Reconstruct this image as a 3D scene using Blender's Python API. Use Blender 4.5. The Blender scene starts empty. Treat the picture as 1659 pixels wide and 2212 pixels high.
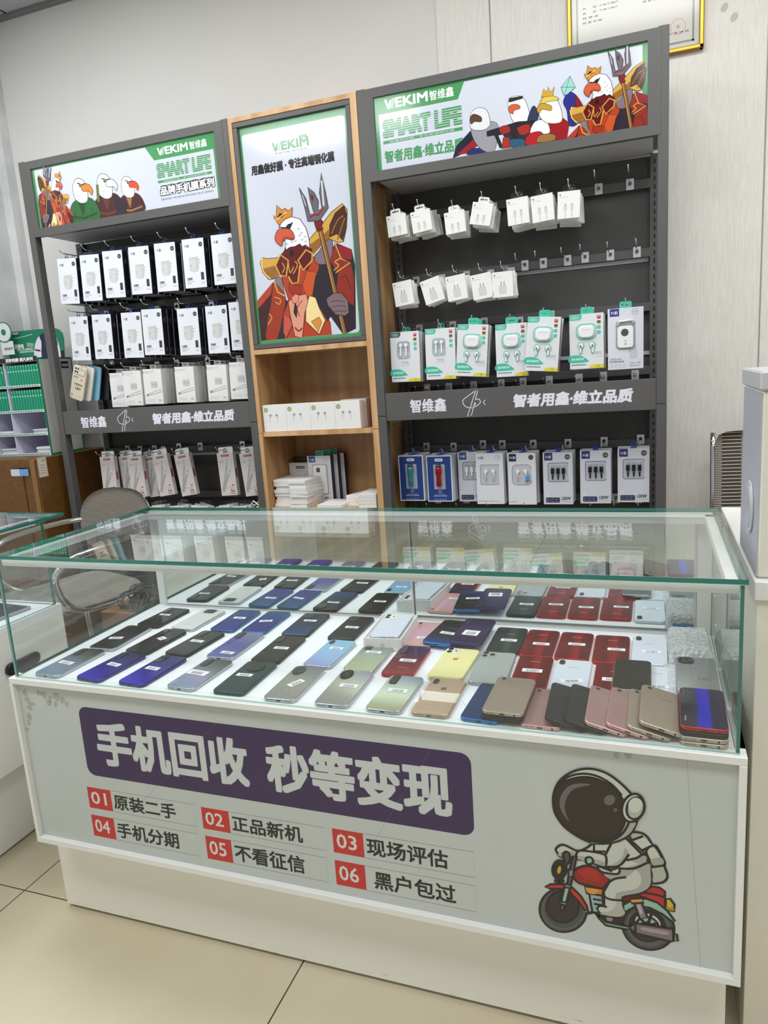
import bpy, math, random
import numpy as np
from mathutils import Vector, Matrix
from math import sin, cos, pi, radians

# ---------------------------------------------------------------- camera
CAM = np.array([1.35706714, -1.13452612, 1.26885323])
RV = np.array([0.93850539, 0.33866782, -0.06716947])
UV = np.array([-0.00336559, 0.20350931, 0.97906723])
FV = np.array([-0.34524817, 0.91863381, -0.1921344])
FPX = 1561.886
scene = bpy.context.scene
COL = scene.collection
cd = bpy.data.cameras.new('camera')
cam = bpy.data.objects.new('camera', cd)
COL.objects.link(cam)
m = Matrix.Identity(4)
for i in range(3):
    m[i][0], m[i][1], m[i][2], m[i][3] = RV[i], UV[i], -FV[i], CAM[i]
cam.matrix_world = m
cd.sensor_fit = 'VERTICAL'; cd.sensor_height = 36; cd.lens = 36 * FPX / 2212
cd.clip_start = 0.02
scene.camera = cam

def at(u, v, x=None, y=None, z=None):
    """the point of the plane x=, y= or z= that the photograph shows at pixel (u, v)"""
    d = FV + RV * (u - 829.5) / FPX - UV * (v - 1106) / FPX
    t = (x - CAM[0]) / d[0] if x is not None else (y - CAM[1]) / d[1] if y is not None else (z - CAM[2]) / d[2]
    return CAM + t * d

# ---------------------------------------------------------------- light
scene.view_settings.view_transform = 'Standard'
scene.view_settings.look = 'None'
scene.view_settings.gamma = 1.0
scene.view_settings.exposure = -0.24
scene.cycles.use_denoising = True
scene.cycles.max_bounces = 10
scene.cycles.transparent_max_bounces = 24
scene.cycles.sample_clamp_indirect = 6.0
world = bpy.data.worlds.new('world'); scene.world = world
world.use_nodes = True
world.node_tree.nodes['Background'].inputs[0].default_value = (0.86, 0.93, 1.0, 1)
world.node_tree.nodes['Background'].inputs[1].default_value = 0.9
PANEL_POS = [(-0.6, -1.06), (1.9, -1.06), (-0.6, -3.2), (1.9, -3.2), (3.4, 0.4), (-0.6, 0.45), (1.3, 0.45)]  # last two are added fill panels that brighten the back wall
CEIL = 2.86
def area(name, loc, sx, sy, power, rot=(0, 0, 0), col=(0.97, 0.985, 1.0)):
    l = bpy.data.lights.new(name, 'AREA'); l.shape = 'RECTANGLE'; l.size = sx; l.size_y = sy
    l.energy = power; l.color = col
    o = bpy.data.objects.new(name, l); o.location = loc; o.rotation_euler = rot
    COL.objects.link(o)
    return o
for i, (x, y) in enumerate(PANEL_POS):
    area('ceiling_and_fill_light', (x, y, CEIL - 0.022), 1.16, 0.56, (33, 33, 14, 14, 20, 27, 24)[i])

# ---------------------------------------------------------------- materials
def lin(c):
    return tuple(((v / 255) / 12.92 if v / 255 <= 0.04045 else ((v / 255 + 0.055) / 1.055) ** 2.4) for v in c[:3]) + (1.0,)
_m = {}
def pm(name, col, rough=0.5, metal=0.0, coat=0.0, spec=0.5, emit=None):
    if name in _m: return _m[name]
    mt = bpy.data.materials.new(name); mt.use_nodes = True
    b = mt.node_tree.nodes['Principled BSDF']
    b.inputs['Base Color'].default_value = lin(col)
    b.inputs['Roughness'].default_value = rough
    b.inputs['Metallic'].default_value = metal
    b.inputs['Coat Weight'].default_value = coat
    b.inputs['Coat Roughness'].default_value = 0.04
    b.inputs['Specular IOR Level'].default_value = spec
    if emit:
        b.inputs['Emission Color'].default_value = lin(col); b.inputs['Emission Strength'].default_value = emit
    _m[name] = mt
    return mt
def nt(mt): return mt.node_tree.nodes, mt.node_tree.links, mt.node_tree.nodes['Principled BSDF']
def noise_col(mt, c1, c2, scale=4, stretch=(1, 1, 1), detail=4, lo=0.35, hi=0.65, bump=0.0, rough=None):
    N, L, b = nt(mt)
    tc = N.new('ShaderNodeTexCoord'); mp = N.new('ShaderNodeMapping'); mp.inputs['Scale'].default_value = stretch
    no = N.new('ShaderNodeTexNoise'); no.inputs['Scale'].default_value = scale; no.inputs['Detail'].default_value = detail
    cr = N.new('ShaderNodeValToRGB'); cr.color_ramp.elements[0].color = lin(c1); cr.color_ramp.elements[1].color = lin(c2)
    cr.color_ramp.elements[0].position = lo; cr.color_ramp.elements[1].position = hi
    L.new(tc.outputs['Object'], mp.inputs['Vector']); L.new(mp.outputs[0], no.inputs['Vector'])
    L.new(no.outputs[0], cr.inputs[0]); L.new(cr.outputs[0], b.inputs['Base Color'])
    if bump:
        bp = N.new('ShaderNodeBump'); bp.inputs['Strength'].default_value = bump; bp.inputs['Distance'].default_value = 0.002
        L.new(no.outputs[0], bp.inputs['Height']); L.new(bp.outputs[0], b.inputs['Normal'])
    return mt
def P(col, gloss=0):
    """printed ink of one colour; gloss 1 = under shiny film"""
    return pm('print_%02x%02x%02x_%d' % (col[0], col[1], col[2], gloss), col, 0.55 if not gloss else 0.12, 0, 0)
WALLM = noise_col(pm('wall_paint', (222, 220, 216), 0.85), (219, 217, 213), (226, 224, 220), 1.3)
PANELM = noise_col(pm('wall_panel', (228, 224, 216), 0.6), (222, 218, 210), (234, 230, 224), 30, (9, 9, 0.55), 5, 0.3, 0.62, 0.25)
CEILM = pm('ceiling_board', (178, 180, 182), 0.8)
STONE = noise_col(pm('plaster', (190, 192, 193), 0.9), (200, 202, 203), (224, 224, 224), 6, (1, 1, 1), 8)
GREY = pm('rack_grey', (85, 84, 83), 0.42)
GREYD = noise_col(pm('rack_back', (72, 70, 68), 0.5), (68, 66, 64), (76, 74, 72), 1.5)
WOODE = noise_col(pm('oak_edge', (205, 165, 120), 0.5), (186, 140, 92), (216, 178, 132), 24, (1, 1, 0.06), 6)
WOOD = noise_col(pm('oak_board', (184, 142, 92), 0.45), (160, 118, 76), (196, 154, 106), 16, (1.6, 1.6, 0.07), 7, 0.25, 0.75, 0.1)
WHITE = pm('white_lacquer', (232, 232, 228), 0.32)
CREAM = noise_col(pm('cream_board', (226, 222, 205), 0.35), (222, 217, 198), (230, 227, 212), 2)
WPL = pm('white_plastic', (235, 235, 235), 0.35)
CARD = pm('white_card', (232, 231, 228), 0.5)
CARDG = pm('grey_card', (200, 196, 192), 0.6)
BLACK = pm('black_plastic', (22, 22, 24), 0.35)
CHROME = pm('chrome', (215, 215, 215), 0.12, 1.0)
STEEL = pm('steel', (215, 215, 216), 0.28, 0.6)
ALU = pm('aluminium_rail', (205, 206, 206), 0.32, 0.55)
PANELFRONT = noise_col(pm('counter_panel', (200, 204, 198), 0.22, 0, 0.0), (189, 195, 191), (195, 200, 197), 2)
KICKM = pm('kick_board', (242, 239, 228), 0.35)
def scuffs(mt):
    N, L, b = nt(mt)
    tc = N.new('ShaderNodeTexCoord'); mp = N.new('ShaderNodeMapping'); mp.inputs['Scale'].default_value = (9, 9, 34)
    no = N.new('ShaderNodeTexNoise'); no.inputs['Scale'].default_value = 2.2; no.inputs['Detail'].default_value = 9; no.inputs['Roughness'].default_value = 0.72
    sp = N.new('ShaderNodeSeparateXYZ'); mr = N.new('ShaderNodeMapRange')
    mr.inputs[1].default_value = 0.0; mr.inputs[2].default_value = 0.11; mr.inputs[3].default_value = 0.2; mr.inputs[4].default_value = -0.1
    ad = N.new('ShaderNodeMath'); ad.operation = 'ADD'
    cr = N.new('ShaderNodeValToRGB'); cr.color_ramp.elements[0].position = 0.74; cr.color_ramp.elements[1].position = 0.88
    cr.color_ramp.elements[0].color = lin((242, 239, 228)); cr.color_ramp.elements[1].color = lin((128, 120, 108))
    L.new(tc.outputs['Object'], mp.inputs[0]); L.new(mp.outputs[0], no.inputs['Vector']); L.new(tc.outputs['Object'], sp.inputs[0])
    L.new(sp.outputs[2], mr.inputs[0]); L.new(no.outputs[0], ad.inputs[0]); L.new(mr.outputs[0], ad.inputs[1])
    L.new(ad.outputs[0], cr.inputs[0]); L.new(cr.outputs[0], b.inputs['Base Color'])
scuffs(KICKM)
SAFE = noise_col(pm('brown_enamel', (112, 76, 34), 0.35, 0.15), (104, 70, 32), (118, 81, 38), 60)
SAFEL = pm('bronze_strip', (150, 112, 66), 0.35, 0.4)

def floor_mat():
    mt = pm('floor_tile', (208, 196, 165), 0.22)
    N, L, b = nt(mt)
    g = N.new('ShaderNodeNewGeometry'); sp = N.new('ShaderNodeSeparateXYZ'); L.new(g.outputs['Position'], sp.inputs[0])
    def edge(o, off):
        a = N.new('ShaderNodeMath'); a.operation = 'SUBTRACT'; L.new(o, a.inputs[0]); a.inputs[1].default_value = off
        q = N.new('ShaderNodeMath'); q.operation = 'PINGPONG'; L.new(a.outputs[0], q.inputs[0]); q.inputs[1].default_value = 0.4075
        r = N.new('ShaderNodeMath'); r.operation = 'LESS_THAN'; L.new(q.outputs[0], r.inputs[0]); r.inputs[1].default_value = 0.0016
        return r.outputs[0]
    mx = N.new('ShaderNodeMath'); mx.operation = 'MAXIMUM'
    L.new(edge(sp.outputs[0], -0.174), mx.inputs[0]); L.new(edge(sp.outputs[1], 0.083), mx.inputs[1])
    no = N.new('ShaderNodeTexNoise'); no.inputs['Scale'].default_value = 2.0; no.inputs['Detail'].default_value = 6
    L.new(g.outputs['Position'], no.inputs['Vector'])
    cr = N.new('ShaderNodeValToRGB'); cr.color_ramp.elements[0].color = lin((197, 186, 157)); cr.color_ramp.elements[1].color = lin((207, 199, 174))
    cr.color_ramp.elements[0].position = 0.3; cr.color_ramp.elements[1].position = 0.7
    L.new(no.outputs[0], cr.inputs[0])
    mc = N.new('ShaderNodeMix'); mc.data_type = 'RGBA'; L.new(mx.outputs[0], mc.inputs[0]); L.new(cr.outputs[0], mc.inputs[6]); mc.inputs[7].default_value = lin((60, 55, 45))
    L.new(mc.outputs[2], b.inputs['Base Color'])
    return mt
FLOORM = floor_mat()

def glass_mat(name, tint=(0.975, 0.99, 0.985), f0=0.034, gain=0.95):
    mt = bpy.data.materials.new(name); mt.use_nodes = True
    N, L = mt.node_tree.nodes, mt.node_tree.links
    for n in list(N): N.remove(n)
    out = N.new('ShaderNodeOutputMaterial'); mix = N.new('ShaderNodeMixShader')
    tr = N.new('ShaderNodeBsdfTransparent'); tr.inputs[0].default_value = tint + (1,)
    gl = N.new('ShaderNodeBsdfGlossy'); gl.inputs['Roughness'].default_value = 0.0; gl.inputs[0].default_value = (0.95, 0.97, 0.97, 1)
    g = N.new('ShaderNodeNewGeometry'); dt = N.new('ShaderNodeVectorMath'); dt.operation = 'DOT_PRODUCT'
    L.new(g.outputs['Normal'], dt.inputs[0]); L.new(g.outputs['Incoming'], dt.inputs[1])
    def mth(op, a, bb=None):
        n = N.new('ShaderNodeMath'); n.operation = op
        for i, q in enumerate((a, bb)):
            if q is None: continue
            if isinstance(q, (int, float)): n.inputs[i].default_value = q
            else: L.new(q, n.inputs[i])
        return n.outputs[0]
    c = mth('ABSOLUTE', dt.outputs['Value'])
    p5 = mth('POWER', mth('SUBTRACT', 1.0, c), 5.0)
    f = mth('MINIMUM', mth('ADD', mth('MULTIPLY', p5, (1 - f0) * gain), f0), 1.0)
    L.new(f, mix.inputs[0]); L.new(tr.outputs[0], mix.inputs[1]); L.new(gl.outputs[0], mix.inputs[2]); L.new(mix.outputs[0], out.inputs[0])
    return mt
GLASS = glass_mat('clear_glass')
FILM = glass_mat('clear_film', (0.97, 0.97, 0.97), 0.06)
GEDGE = pm('glass_edge', (48, 118, 106), 0.12, 0.0)
GEDGE2 = pm('glass_edge_pale', (150, 195, 186), 0.12)
MIRROR = pm('mirror_silver', (226, 232, 230), 0.0, 1.0)

def bubble_mat():
    mt = bpy.data.materials.new('bubble_wrap'); mt.use_nodes = True
    N, L = mt.node_tree.nodes, mt.node_tree.links
    b = N['Principled BSDF']; out = N['Material Output']
    b.inputs['Base Color'].default_value = (0.8, 0.82, 0.83, 1); b.inputs['Roughness'].default_value = 0.15
    tc = N.new('ShaderNodeTexCoord'); vo = N.new('ShaderNodeTexVoronoi'); vo.inputs['Scale'].default_value = 120
    bp = N.new('ShaderNodeBump'); bp.inputs['Strength'].default_value = 1.0; bp.inputs['Distance'].default_value = 0.004
    L.new(tc.outputs['Object'], vo.inputs['Vector']); L.new(vo.outputs[0], bp.inputs['Height']); L.new(bp.outputs[0], b.inputs['Normal'])
    tr = N.new('ShaderNodeBsdfTransparent'); mx = N.new('ShaderNodeMixShader'); mx.inputs[0].default_value = 0.6
    L.new(tr.outputs[0], mx.inputs[1]); L.new(b.outputs[0], mx.inputs[2]); L.new(mx.outputs[0], out.inputs[0])
    return mt
BUBBLE = bubble_mat()

def weave_mat(name, c1, c2, sx, sz, row=0.25):
    mt = pm(name, c1, 0.6)
    N, L, b = nt(mt)
    tc = N.new('ShaderNodeTexCoord'); br = N.new('ShaderNodeTexBrick')
    mp = N.new('ShaderNodeMapping'); mp.inputs['Scale'].default_value = (sx, sz, 1)
    br.inputs['Color1'].default_value = lin(c1); br.inputs['Color2'].default_value = lin(c1); br.inputs['Mortar'].default_value = lin(c2)
    br.inputs['Scale'].default_value = 1; br.inputs['Mortar Size'].default_value = 0.15; br.inputs['Brick Width'].default_value = 1.0; br.inputs['Row Height'].default_value = row * 2
    L.new(tc.outputs['UV'], mp.inputs[0]); L.new(mp.outputs[0], br.inputs['Vector']); L.new(br.outputs['Color'], b.inputs['Base Color'])
    return mt
WEAVE = weave_mat('woven_mesh', (202, 193, 178), (60, 54, 48), 100, 100)
STRIPE = weave_mat('striped_mesh', (205, 194, 180), (58, 50, 46), 5, 90)

# ---------------------------------------------------------------- objects
def prop(o, label=None, cat=None, group=None, kind=None):
    if label: o['label'] = label
    if cat: o['category'] = cat
    if group: o['group'] = group
    if kind: o['kind'] = kind
    return o
def empty(name, loc, label, cat, group=None, rot=(0, 0, 0)):
    o = bpy.data.objects.new(name, None); o.empty_display_size = 0.05
    COL.objects.link(o); o.location = loc; o.rotation_euler = rot
    return prop(o, label, cat, group)
def copy_tree(o, parent=None):
    c = o.copy(); COL.objects.link(c); c.parent = parent
    for ch in [k for k in o.children]:
        copy_tree(ch, c)
    return c

def rrect(w, h, r, n=5, cx=0, cy=0):
    pts = []
    for (sx, sy, a0) in ((1, 1, 0), (-1, 1, 90), (-1, -1, 180), (1, -1, 270)):
        for k in range(n + 1):
            a = radians(a0 + 90 * k / n)
            pts.append((cx + sx * (w / 2 - r) + r * cos(a), cy + sy * (h / 2 - r) + r * sin(a)))
    return pts
def ell(cx, cy, rx, ry, rot=0, n=28, a0=0, a1=360):
    out = []
    full = (a1 - a0) == 360
    for k in range(n if full else n + 1):
        a = radians(a0 + (a1 - a0) * k / n); x, y = rx * cos(a), ry * sin(a)
        out.append((cx + x * cos(radians(rot)) - y * sin(radians(rot)), cy + x * sin(radians(rot)) + y * cos(radians(rot))))
    return out
def smooth(pts, closed=True, n=4):
    out = []; N = len(pts)
    rng = range(N) if closed else range(N - 1)
    for i in rng:
        p0 = pts[(i - 1) % N] if closed or i > 0 else pts[0]
        p1 = pts[i]; p2 = pts[(i + 1) % N]
        p3 = pts[(i + 2) % N] if closed or i + 2 < N else pts[-1]
        for k in range(n):
            t = k / n
            out.append(tuple(0.5 * ((2 * p1[j]) + (-p0[j] + p2[j]) * t + (2 * p0[j] - 5 * p1[j] + 4 * p2[j] - p3[j]) * t * t + (-p0[j] + 3 * p1[j] - 3 * p2[j] + p3[j]) * t ** 3) for j in (0, 1)))
    if not closed: out.append(tuple(pts[-1]))
    return out
def clip(pts, R):
    x0, y0, x1, y1 = R
    for (ax, lim, sgn) in ((0, x0, 1), (0, x1, -1), (1, y0, 1), (1, y1, -1)):
        o = []
        for i in range(len(pts)):
            a, b = pts[i - 1], pts[i]
            ia, ib = (a[ax] - lim) * sgn >= 0, (b[ax] - lim) * sgn >= 0
            if ia != ib:
                t = (lim - a[ax]) / (b[ax] - a[ax]); o.append((a[0] + (b[0] - a[0]) * t, a[1] + (b[1] - a[1]) * t))
            if ib: o.append(b)
        pts = o
        if len(pts) < 3: return []
    return pts

_tx = {}
def text_geo(s):
    if s in _tx: return _tx[s]
    cu = bpy.data.curves.new('t', 'FONT'); cu.body = s; cu.size = 1; cu.resolution_u = 2
    ob = bpy.data.objects.new('t', cu); COL.objects.link(ob)
    dg = bpy.context.evaluated_depsgraph_get(); dg.update()
    me = bpy.data.meshes.new_from_object(ob.evaluated_get(dg))
    v = [(p.co.x, p.co.y) for p in me.vertices]; f = [tuple(p.vertices) for p in me.polygons]
    bpy.data.objects.remove(ob); bpy.data.meshes.remove(me); bpy.data.curves.remove(cu)
    if not v: v, f = [(0, 0), (1, 0), (1, 1)], []
    cnt = {}
    for q in f:
        for i in range(len(q)):
            k = (min(q[i - 1], q[i]), max(q[i - 1], q[i])); cnt[k] = cnt.get(k, 0) + 1
    ed = [k for k, c in cnt.items() if c == 1]
    a = np.array(v); bb = (a[:, 0].min(), a[:, 1].min(), a[:, 0].max(), a[:, 1].max())
    _tx[s] = (v, f, bb, ed)
    return _tx[s]

class G:
    """collects faces of one mesh. A drawing frame (o, u, v, n) maps 2-D art onto a flat face, layer above layer."""
    EPS = 0.000016
    def __init__(s):
        s.v = []; s.f = []; s.mi = []; s.mats = []; s.lay = 0; s.fr = None; s.cliprect = None; s.gl = 0; s.sm = []
    def mat(s, m):
        if m not in s.mats: s.mats.append(m)
        return s.mats.index(m)
    def face(s, idx, m, smooth=False):
        s.f.append(idx); s.mi.append(s.mat(m)); s.sm.append(smooth)
    def add(s, pts, faces, m, smooth=False):
        b = len(s.v); s.v += [tuple(map(float, p)) for p in pts]
        for f in faces: s.face([b + i for i in f], m, smooth)
    def box(s, x0, x1, y0, y1, z0, z1, m, bev=0.0):
        if bev <= 0:
            s.add([(x, y, z) for x in (x0, x1) for y in (y0, y1) for z in (z0, z1)],
                  [(0, 1, 3, 2), (4, 6, 7, 5), (0, 4, 5, 1), (2, 3, 7, 6), (0, 2, 6, 4), (1, 5, 7, 3)], m)
            return
        b = bev; pts = []
        C = [(x0, y0, z0), (x1, y1, z1)]
        idx = {}
        for ix in (0, 1):
            for iy in (0, 1):
                for iz in (0, 1):
                    sx, sy, sz = (1, -1)[ix], (1, -1)[iy], (1, -1)[iz]
                    X, Y, Z = C[ix][0], C[iy][1], C[iz][2]
                    for a, p in enumerate(((X, Y + sy * b, Z + sz * b), (X + sx * b, Y, Z + sz * b), (X + sx * b, Y + sy * b, Z))):
                        idx[(ix, iy, iz, a)] = len(pts); pts.append(p)
        fs = []
        for a in range(3):
            o1, o2 = [(1, 2), (0, 2), (0, 1)][a]
            for d in (0, 1):
                q = []
                for (p1, p2) in ((0, 0), (1, 0), (1, 1), (0, 1)):
                    k = [0, 0, 0]; k[a] = d; k[o1] = p1; k[o2] = p2; q.append(idx[(k[0], k[1], k[2], a)])
                fs.append(q)
        for a in range(3):
            o1, o2 = [(1, 2), (0, 2), (0, 1)][a]
            for p1 in (0, 1):
                for p2 in (0, 1):
                    q = []
                    for (e, fa) in ((0, o1), (1, o1), (1, o2), (0, o2)):
                        k = [0, 0, 0]; k[a] = e; k[o1] = p1; k[o2] = p2; q.append(idx[(k[0], k[1], k[2], fa)])
                    fs.append(q)
        for ix in (0, 1):
            for iy in (0, 1):
                for iz in (0, 1): fs.append([idx[(ix, iy, iz, a)] for a in range(3)])
        s.add(pts, fs, m)
    def prism(s, pts, z0, z1, m, mtop=None, bev=0.0, M=None):
        """2-D outline (x, y) extruded along z, optional chamfer; M maps a point"""
        n = len(pts); c = np.mean(np.array(pts), 0)
        def ring(z, ins):
            o = []
            for p in pts:
                d = np.array(p) - c; L = np.linalg.norm(d) or 1
                q = c + d * (1 - ins / L); o.append((q[0], q[1], z))
            return o
        R = [ring(z0, bev), ring(z0 + bev, 0), ring(z1 - bev, 0), ring(z1, bev)] if bev else [ring(z0, 0), ring(z1, 0)]
        P3 = [p for r in R for p in r]
        if M: P3 = [M(p) for p in P3]
        b = len(s.v); s.v += [tuple(map(float, p)) for p in P3]
        for k in range(len(R) - 1):
            for i in range(n):
                s.face([b + k * n + i, b + k * n + (i + 1) % n, b + (k + 1) * n + (i + 1) % n, b + (k + 1) * n + i], m, n > 10)
        s.face([b + i for i in reversed(range(n))], m)
        s.face([b + (len(R) - 1) * n + i for i in range(n)], mtop or m)
    def tube(s, path, r, m, n=8, cap=True, taper=None):
        path = [Vector(p) for p in path]; N = len(path); rings = []
        up = None
        for i, p in enumerate(path):
            t = (path[min(i + 1, N - 1)] - path[max(i - 1, 0)]).normalized()
            if up is None:
                up = Vector((0, 0, 1)) if abs(t.z) < 0.9 else Vector((1, 0, 0))
            a = t.cross(up).normalized(); up = a.cross(t).normalized()
            rr = r if taper is None else r * taper[i]
            rings.append([p + a * rr * cos(2 * pi * k / n) + up * rr * sin(2 * pi * k / n) for k in range(n)])
        b = len(s.v); s.v += [tuple(q) for R_ in rings for q in R_]
        for i in range(N - 1):
            for k in range(n): s.face([b + i * n + k, b + i * n + (k + 1) % n, b + (i + 1) * n + (k + 1) % n, b + (i + 1) * n + k], m, True)
        if cap:
            s.face([b + k for k in reversed(range(n))], m); s.face([b + (N - 1) * n + k for k in range(n)], m)
    # ---- flat art
    def frame(s, o, u=(1, 0, 0), v=(0, 0, 1), n=(0, -1, 0), clip=None, gloss=0):
        s.fr = tuple(np.array(q, float) for q in (o, u, v, n)); s.lay = 1; s.cliprect = clip; s.gl = gloss
    def up(s, k=1): s.lay += k
    def _w(s, p, extra=0):
        o, u, v, n = s.fr
        return o + u * p[0] + v * p[1] + n * (s.EPS * (s.lay + extra))
    def poly(s, pts, col, sm=False, line=None, lw=0.0, n=4):
        if sm: pts = smooth(pts, True, n)
        q = clip(pts, s.cliprect) if s.cliprect else pts
        m = col if not isinstance(col, tuple) else P(col, s.gl)
        if len(q) >= 3:
            s.lay += 1
            b = len(s.v); s.v += [tuple(s._w(p)) for p in q]
            s.face([b + i for i in range(len(q))], m)
        if line: s.stroke(list(pts) + [pts[0]], line, lw)
    def rect(s, x0, y0, x1, y1, col, **k): s.poly([(x0, y0), (x1, y0), (x1, y1), (x0, y1)], col, **k)
    def stroke(s, pts, col, w, sm=False, closed=False):
        if sm: pts = smooth(pts, closed, 4)
        pts = [np.array(p, float) for p in pts]
        m = P(col, s.gl) if isinstance(col, tuple) else col
        s.lay += 1
        N = len(pts); L, R_ = [], []
        for i in range(N):
            d = pts[min(i + 1, N - 1)] - pts[max(i - 1, 0)]
            if np.linalg.norm(pts[0] - pts[-1]) < 1e-9 and (i == 0 or i == N - 1): d = pts[1] - pts[-2]
            l = np.linalg.norm(d) or 1; nn = np.array((-d[1], d[0])) / l * w / 2
            L.append(pts[i] + nn); R_.append(pts[i] - nn)
        for i in range(N - 1):
            q = [tuple(L[i]), tuple(L[i + 1]), tuple(R_[i + 1]), tuple(R_[i])]
            if s.cliprect: q = clip(q, s.cliprect)
            if len(q) >= 3:
                b = len(s.v); s.v += [tuple(s._w(p)) for p in q]; s.face([b + k for k in range(len(q))], m)
    def text(s, t, x, y, w=None, h=None, col=(20, 20, 20), bold=0.0, ang=0, shear=0, align='l'):
        """text with its box's lower-left corner at (x, y), fitted to w and/or h"""
        v, f, bb, ed = text_geo(t)
        bb = (bb[0] - bold, bb[1] - bold, bb[2] + bold, bb[3] + bold)
        bw, bh = bb[2] - bb[0], bb[3] - bb[1]
        if w is None: w = bw * h / bh
        if h is None: h = bh * w / bw
        if align == 'c': x -= w / 2
        m = P(col, s.gl) if isinstance(col, tuple) else col
        ca, sa = cos(ang), sin(ang); t = bold * h / bh; q_ = .92
        sh = [(0, 0)]
        if t > .0001: sh += [(q_, q_), (-q_, q_), (-q_, -q_), (q_, -q_)]
        if t > .0007: sh += [(1, 0), (0, 1), (-1, 0), (0, -1)]
        for (ox, oy) in sh:
            s.lay += 1; b = len(s.v)
            for p in v:
                X = (p[0] + ox * bold - bb[0]) / bw * w; Y = (p[1] + oy * bold - bb[1]) / bh * h; X += shear * Y
                s.v.append(tuple(s._w((x + X * ca - Y * sa, y + X * sa + Y * ca))))
            for q in f: s.face([b + i for i in q], m)
    def build(s, name, parent=None, loc=None, rot=None, label=None, cat=None, group=None, kind=None, uv=None):
        me = bpy.data.meshes.new(name)
        me.from_pydata(s.v, [], s.f)
        for mt in s.mats: me.materials.append(mt)
        me.polygons.foreach_set('material_index', s.mi)
        me.polygons.foreach_set('use_smooth', s.sm)
        if uv:
            ul = me.uv_layers.new(name='UVMap')
            for lp in me.loops: ul.data[lp.index].uv = uv(me.vertices[lp.vertex_index].co)
        me.update()
        o = bpy.data.objects.new(name, me); COL.objects.link(o)
        if parent: o.parent = parent
        if loc is not None: o.location = loc
        if rot is not None: o.rotation_euler = rot
        return prop(o, label, cat, group, kind)
def boxobj(name, x0, x1, y0, y1, z0, z1, m, parent=None, bev=0.0, off=(0, 0, 0), **k):
    g = G(); g.box(x0 - off[0], x1 - off[0], y0 - off[1], y1 - off[1], z0 - off[2], z1 - off[2], m, bev)
    return g.build(name, parent, **k)

# ================================================================ THE ROOM
XL, XR, YB, YF = -1.37, 4.2, 1.6, -4.6
def struct(name, *a, **k): return boxobj(name, *a, kind='structure', **k)
struct('floor', XL - .1, XR + .1, YF - .1, YB + .1, -0.1, 0, FLOORM)
struct('wall_back', XL - .1, XR + .1, YB, YB + .1, 0, CEIL, WALLM)
struct('wall_left', XL - .1, XL, YF, YB, 0, CEIL, STONE)
struct('wall_right', XR, XR + .1, YF, YB, 0, CEIL, WALLM)
g = G()
FW = pm('front_wall_paint', (104, 102, 101), .8); g.box(XL, -0.2, YF - .1, YF, 0, CEIL, FW); g.box(2.6, XR, YF - .1, YF, 0, CEIL, FW); g.box(-0.2, 2.6, YF - .1, YF, 2.4, CEIL, FW)
g.build('wall_front', kind='structure')
g = G()
for i, (a, b) in enumerate(((0.652, 0.838), (0.842, 1.69), (1.694, 2.54), (2.544, 3.39), (3.394, 4.19))):
    g.box(a, b, YB - .012, YB, 0, CEIL, PANELM, 0.002)
g.build('wall_cladding_trim', kind='structure').name = 'trim_1'
g = G()
g.box(XL, XR, YF, YB, CEIL, CEIL + .05, CEILM)
for k in range(12):
    y = 1.6 - .6 * k
    if k: g.box(XL, XR, y - .004, y + .004, CEIL - .0015, CEIL, BLACK)
for k in range(9):
    x = -1.215 + .6 * k
    g.box(x - .004, x + .004, YF, YB, CEIL - .0015, CEIL, BLACK)
g.build('ceiling', kind='structure')
g = G(); g.box(XL, XR, YB - .03, YB, CEIL - .012, CEIL - .0016, pm('ceiling_trim', (120, 120, 122), .5)); g.build('trim_2', kind='structure')
g = G(); g.box(XL, XL + .045, YB - .05, YB, 0, CEIL - .012, STONE); g.build('trim_3', kind='structure')
for i, (x, y) in enumerate(PANEL_POS):  # panel frames, the added fill panels near the racks included
    g = G()
    for (a, b, c, d) in ((-.6, .6, -.3, -.28), (-.6, .6, .28, .3), (-.6, -.58, -.28, .28), (.58, .6, -.28, .28)):
        g.box(x + a, x + b, y + c, y + d, CEIL - .02, CEIL - .001, WHITE)
    fr = g.build('trim_%d' % (4 + i), kind='structure')
# stains on the wall panels
g = G(); g.frame((0, YB - .012, 0))
for (u, v) in ((1565, 16), (1586, 37)):
    p = at(u, v, y=YB - .012)
    g.poly(ell(p[0], p[2], .010, .014, -25, 14), (196, 188, 172)); g.lay = 1
g.build('wall_glue_spots', kind='structure').name = 'trim_12'

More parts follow.
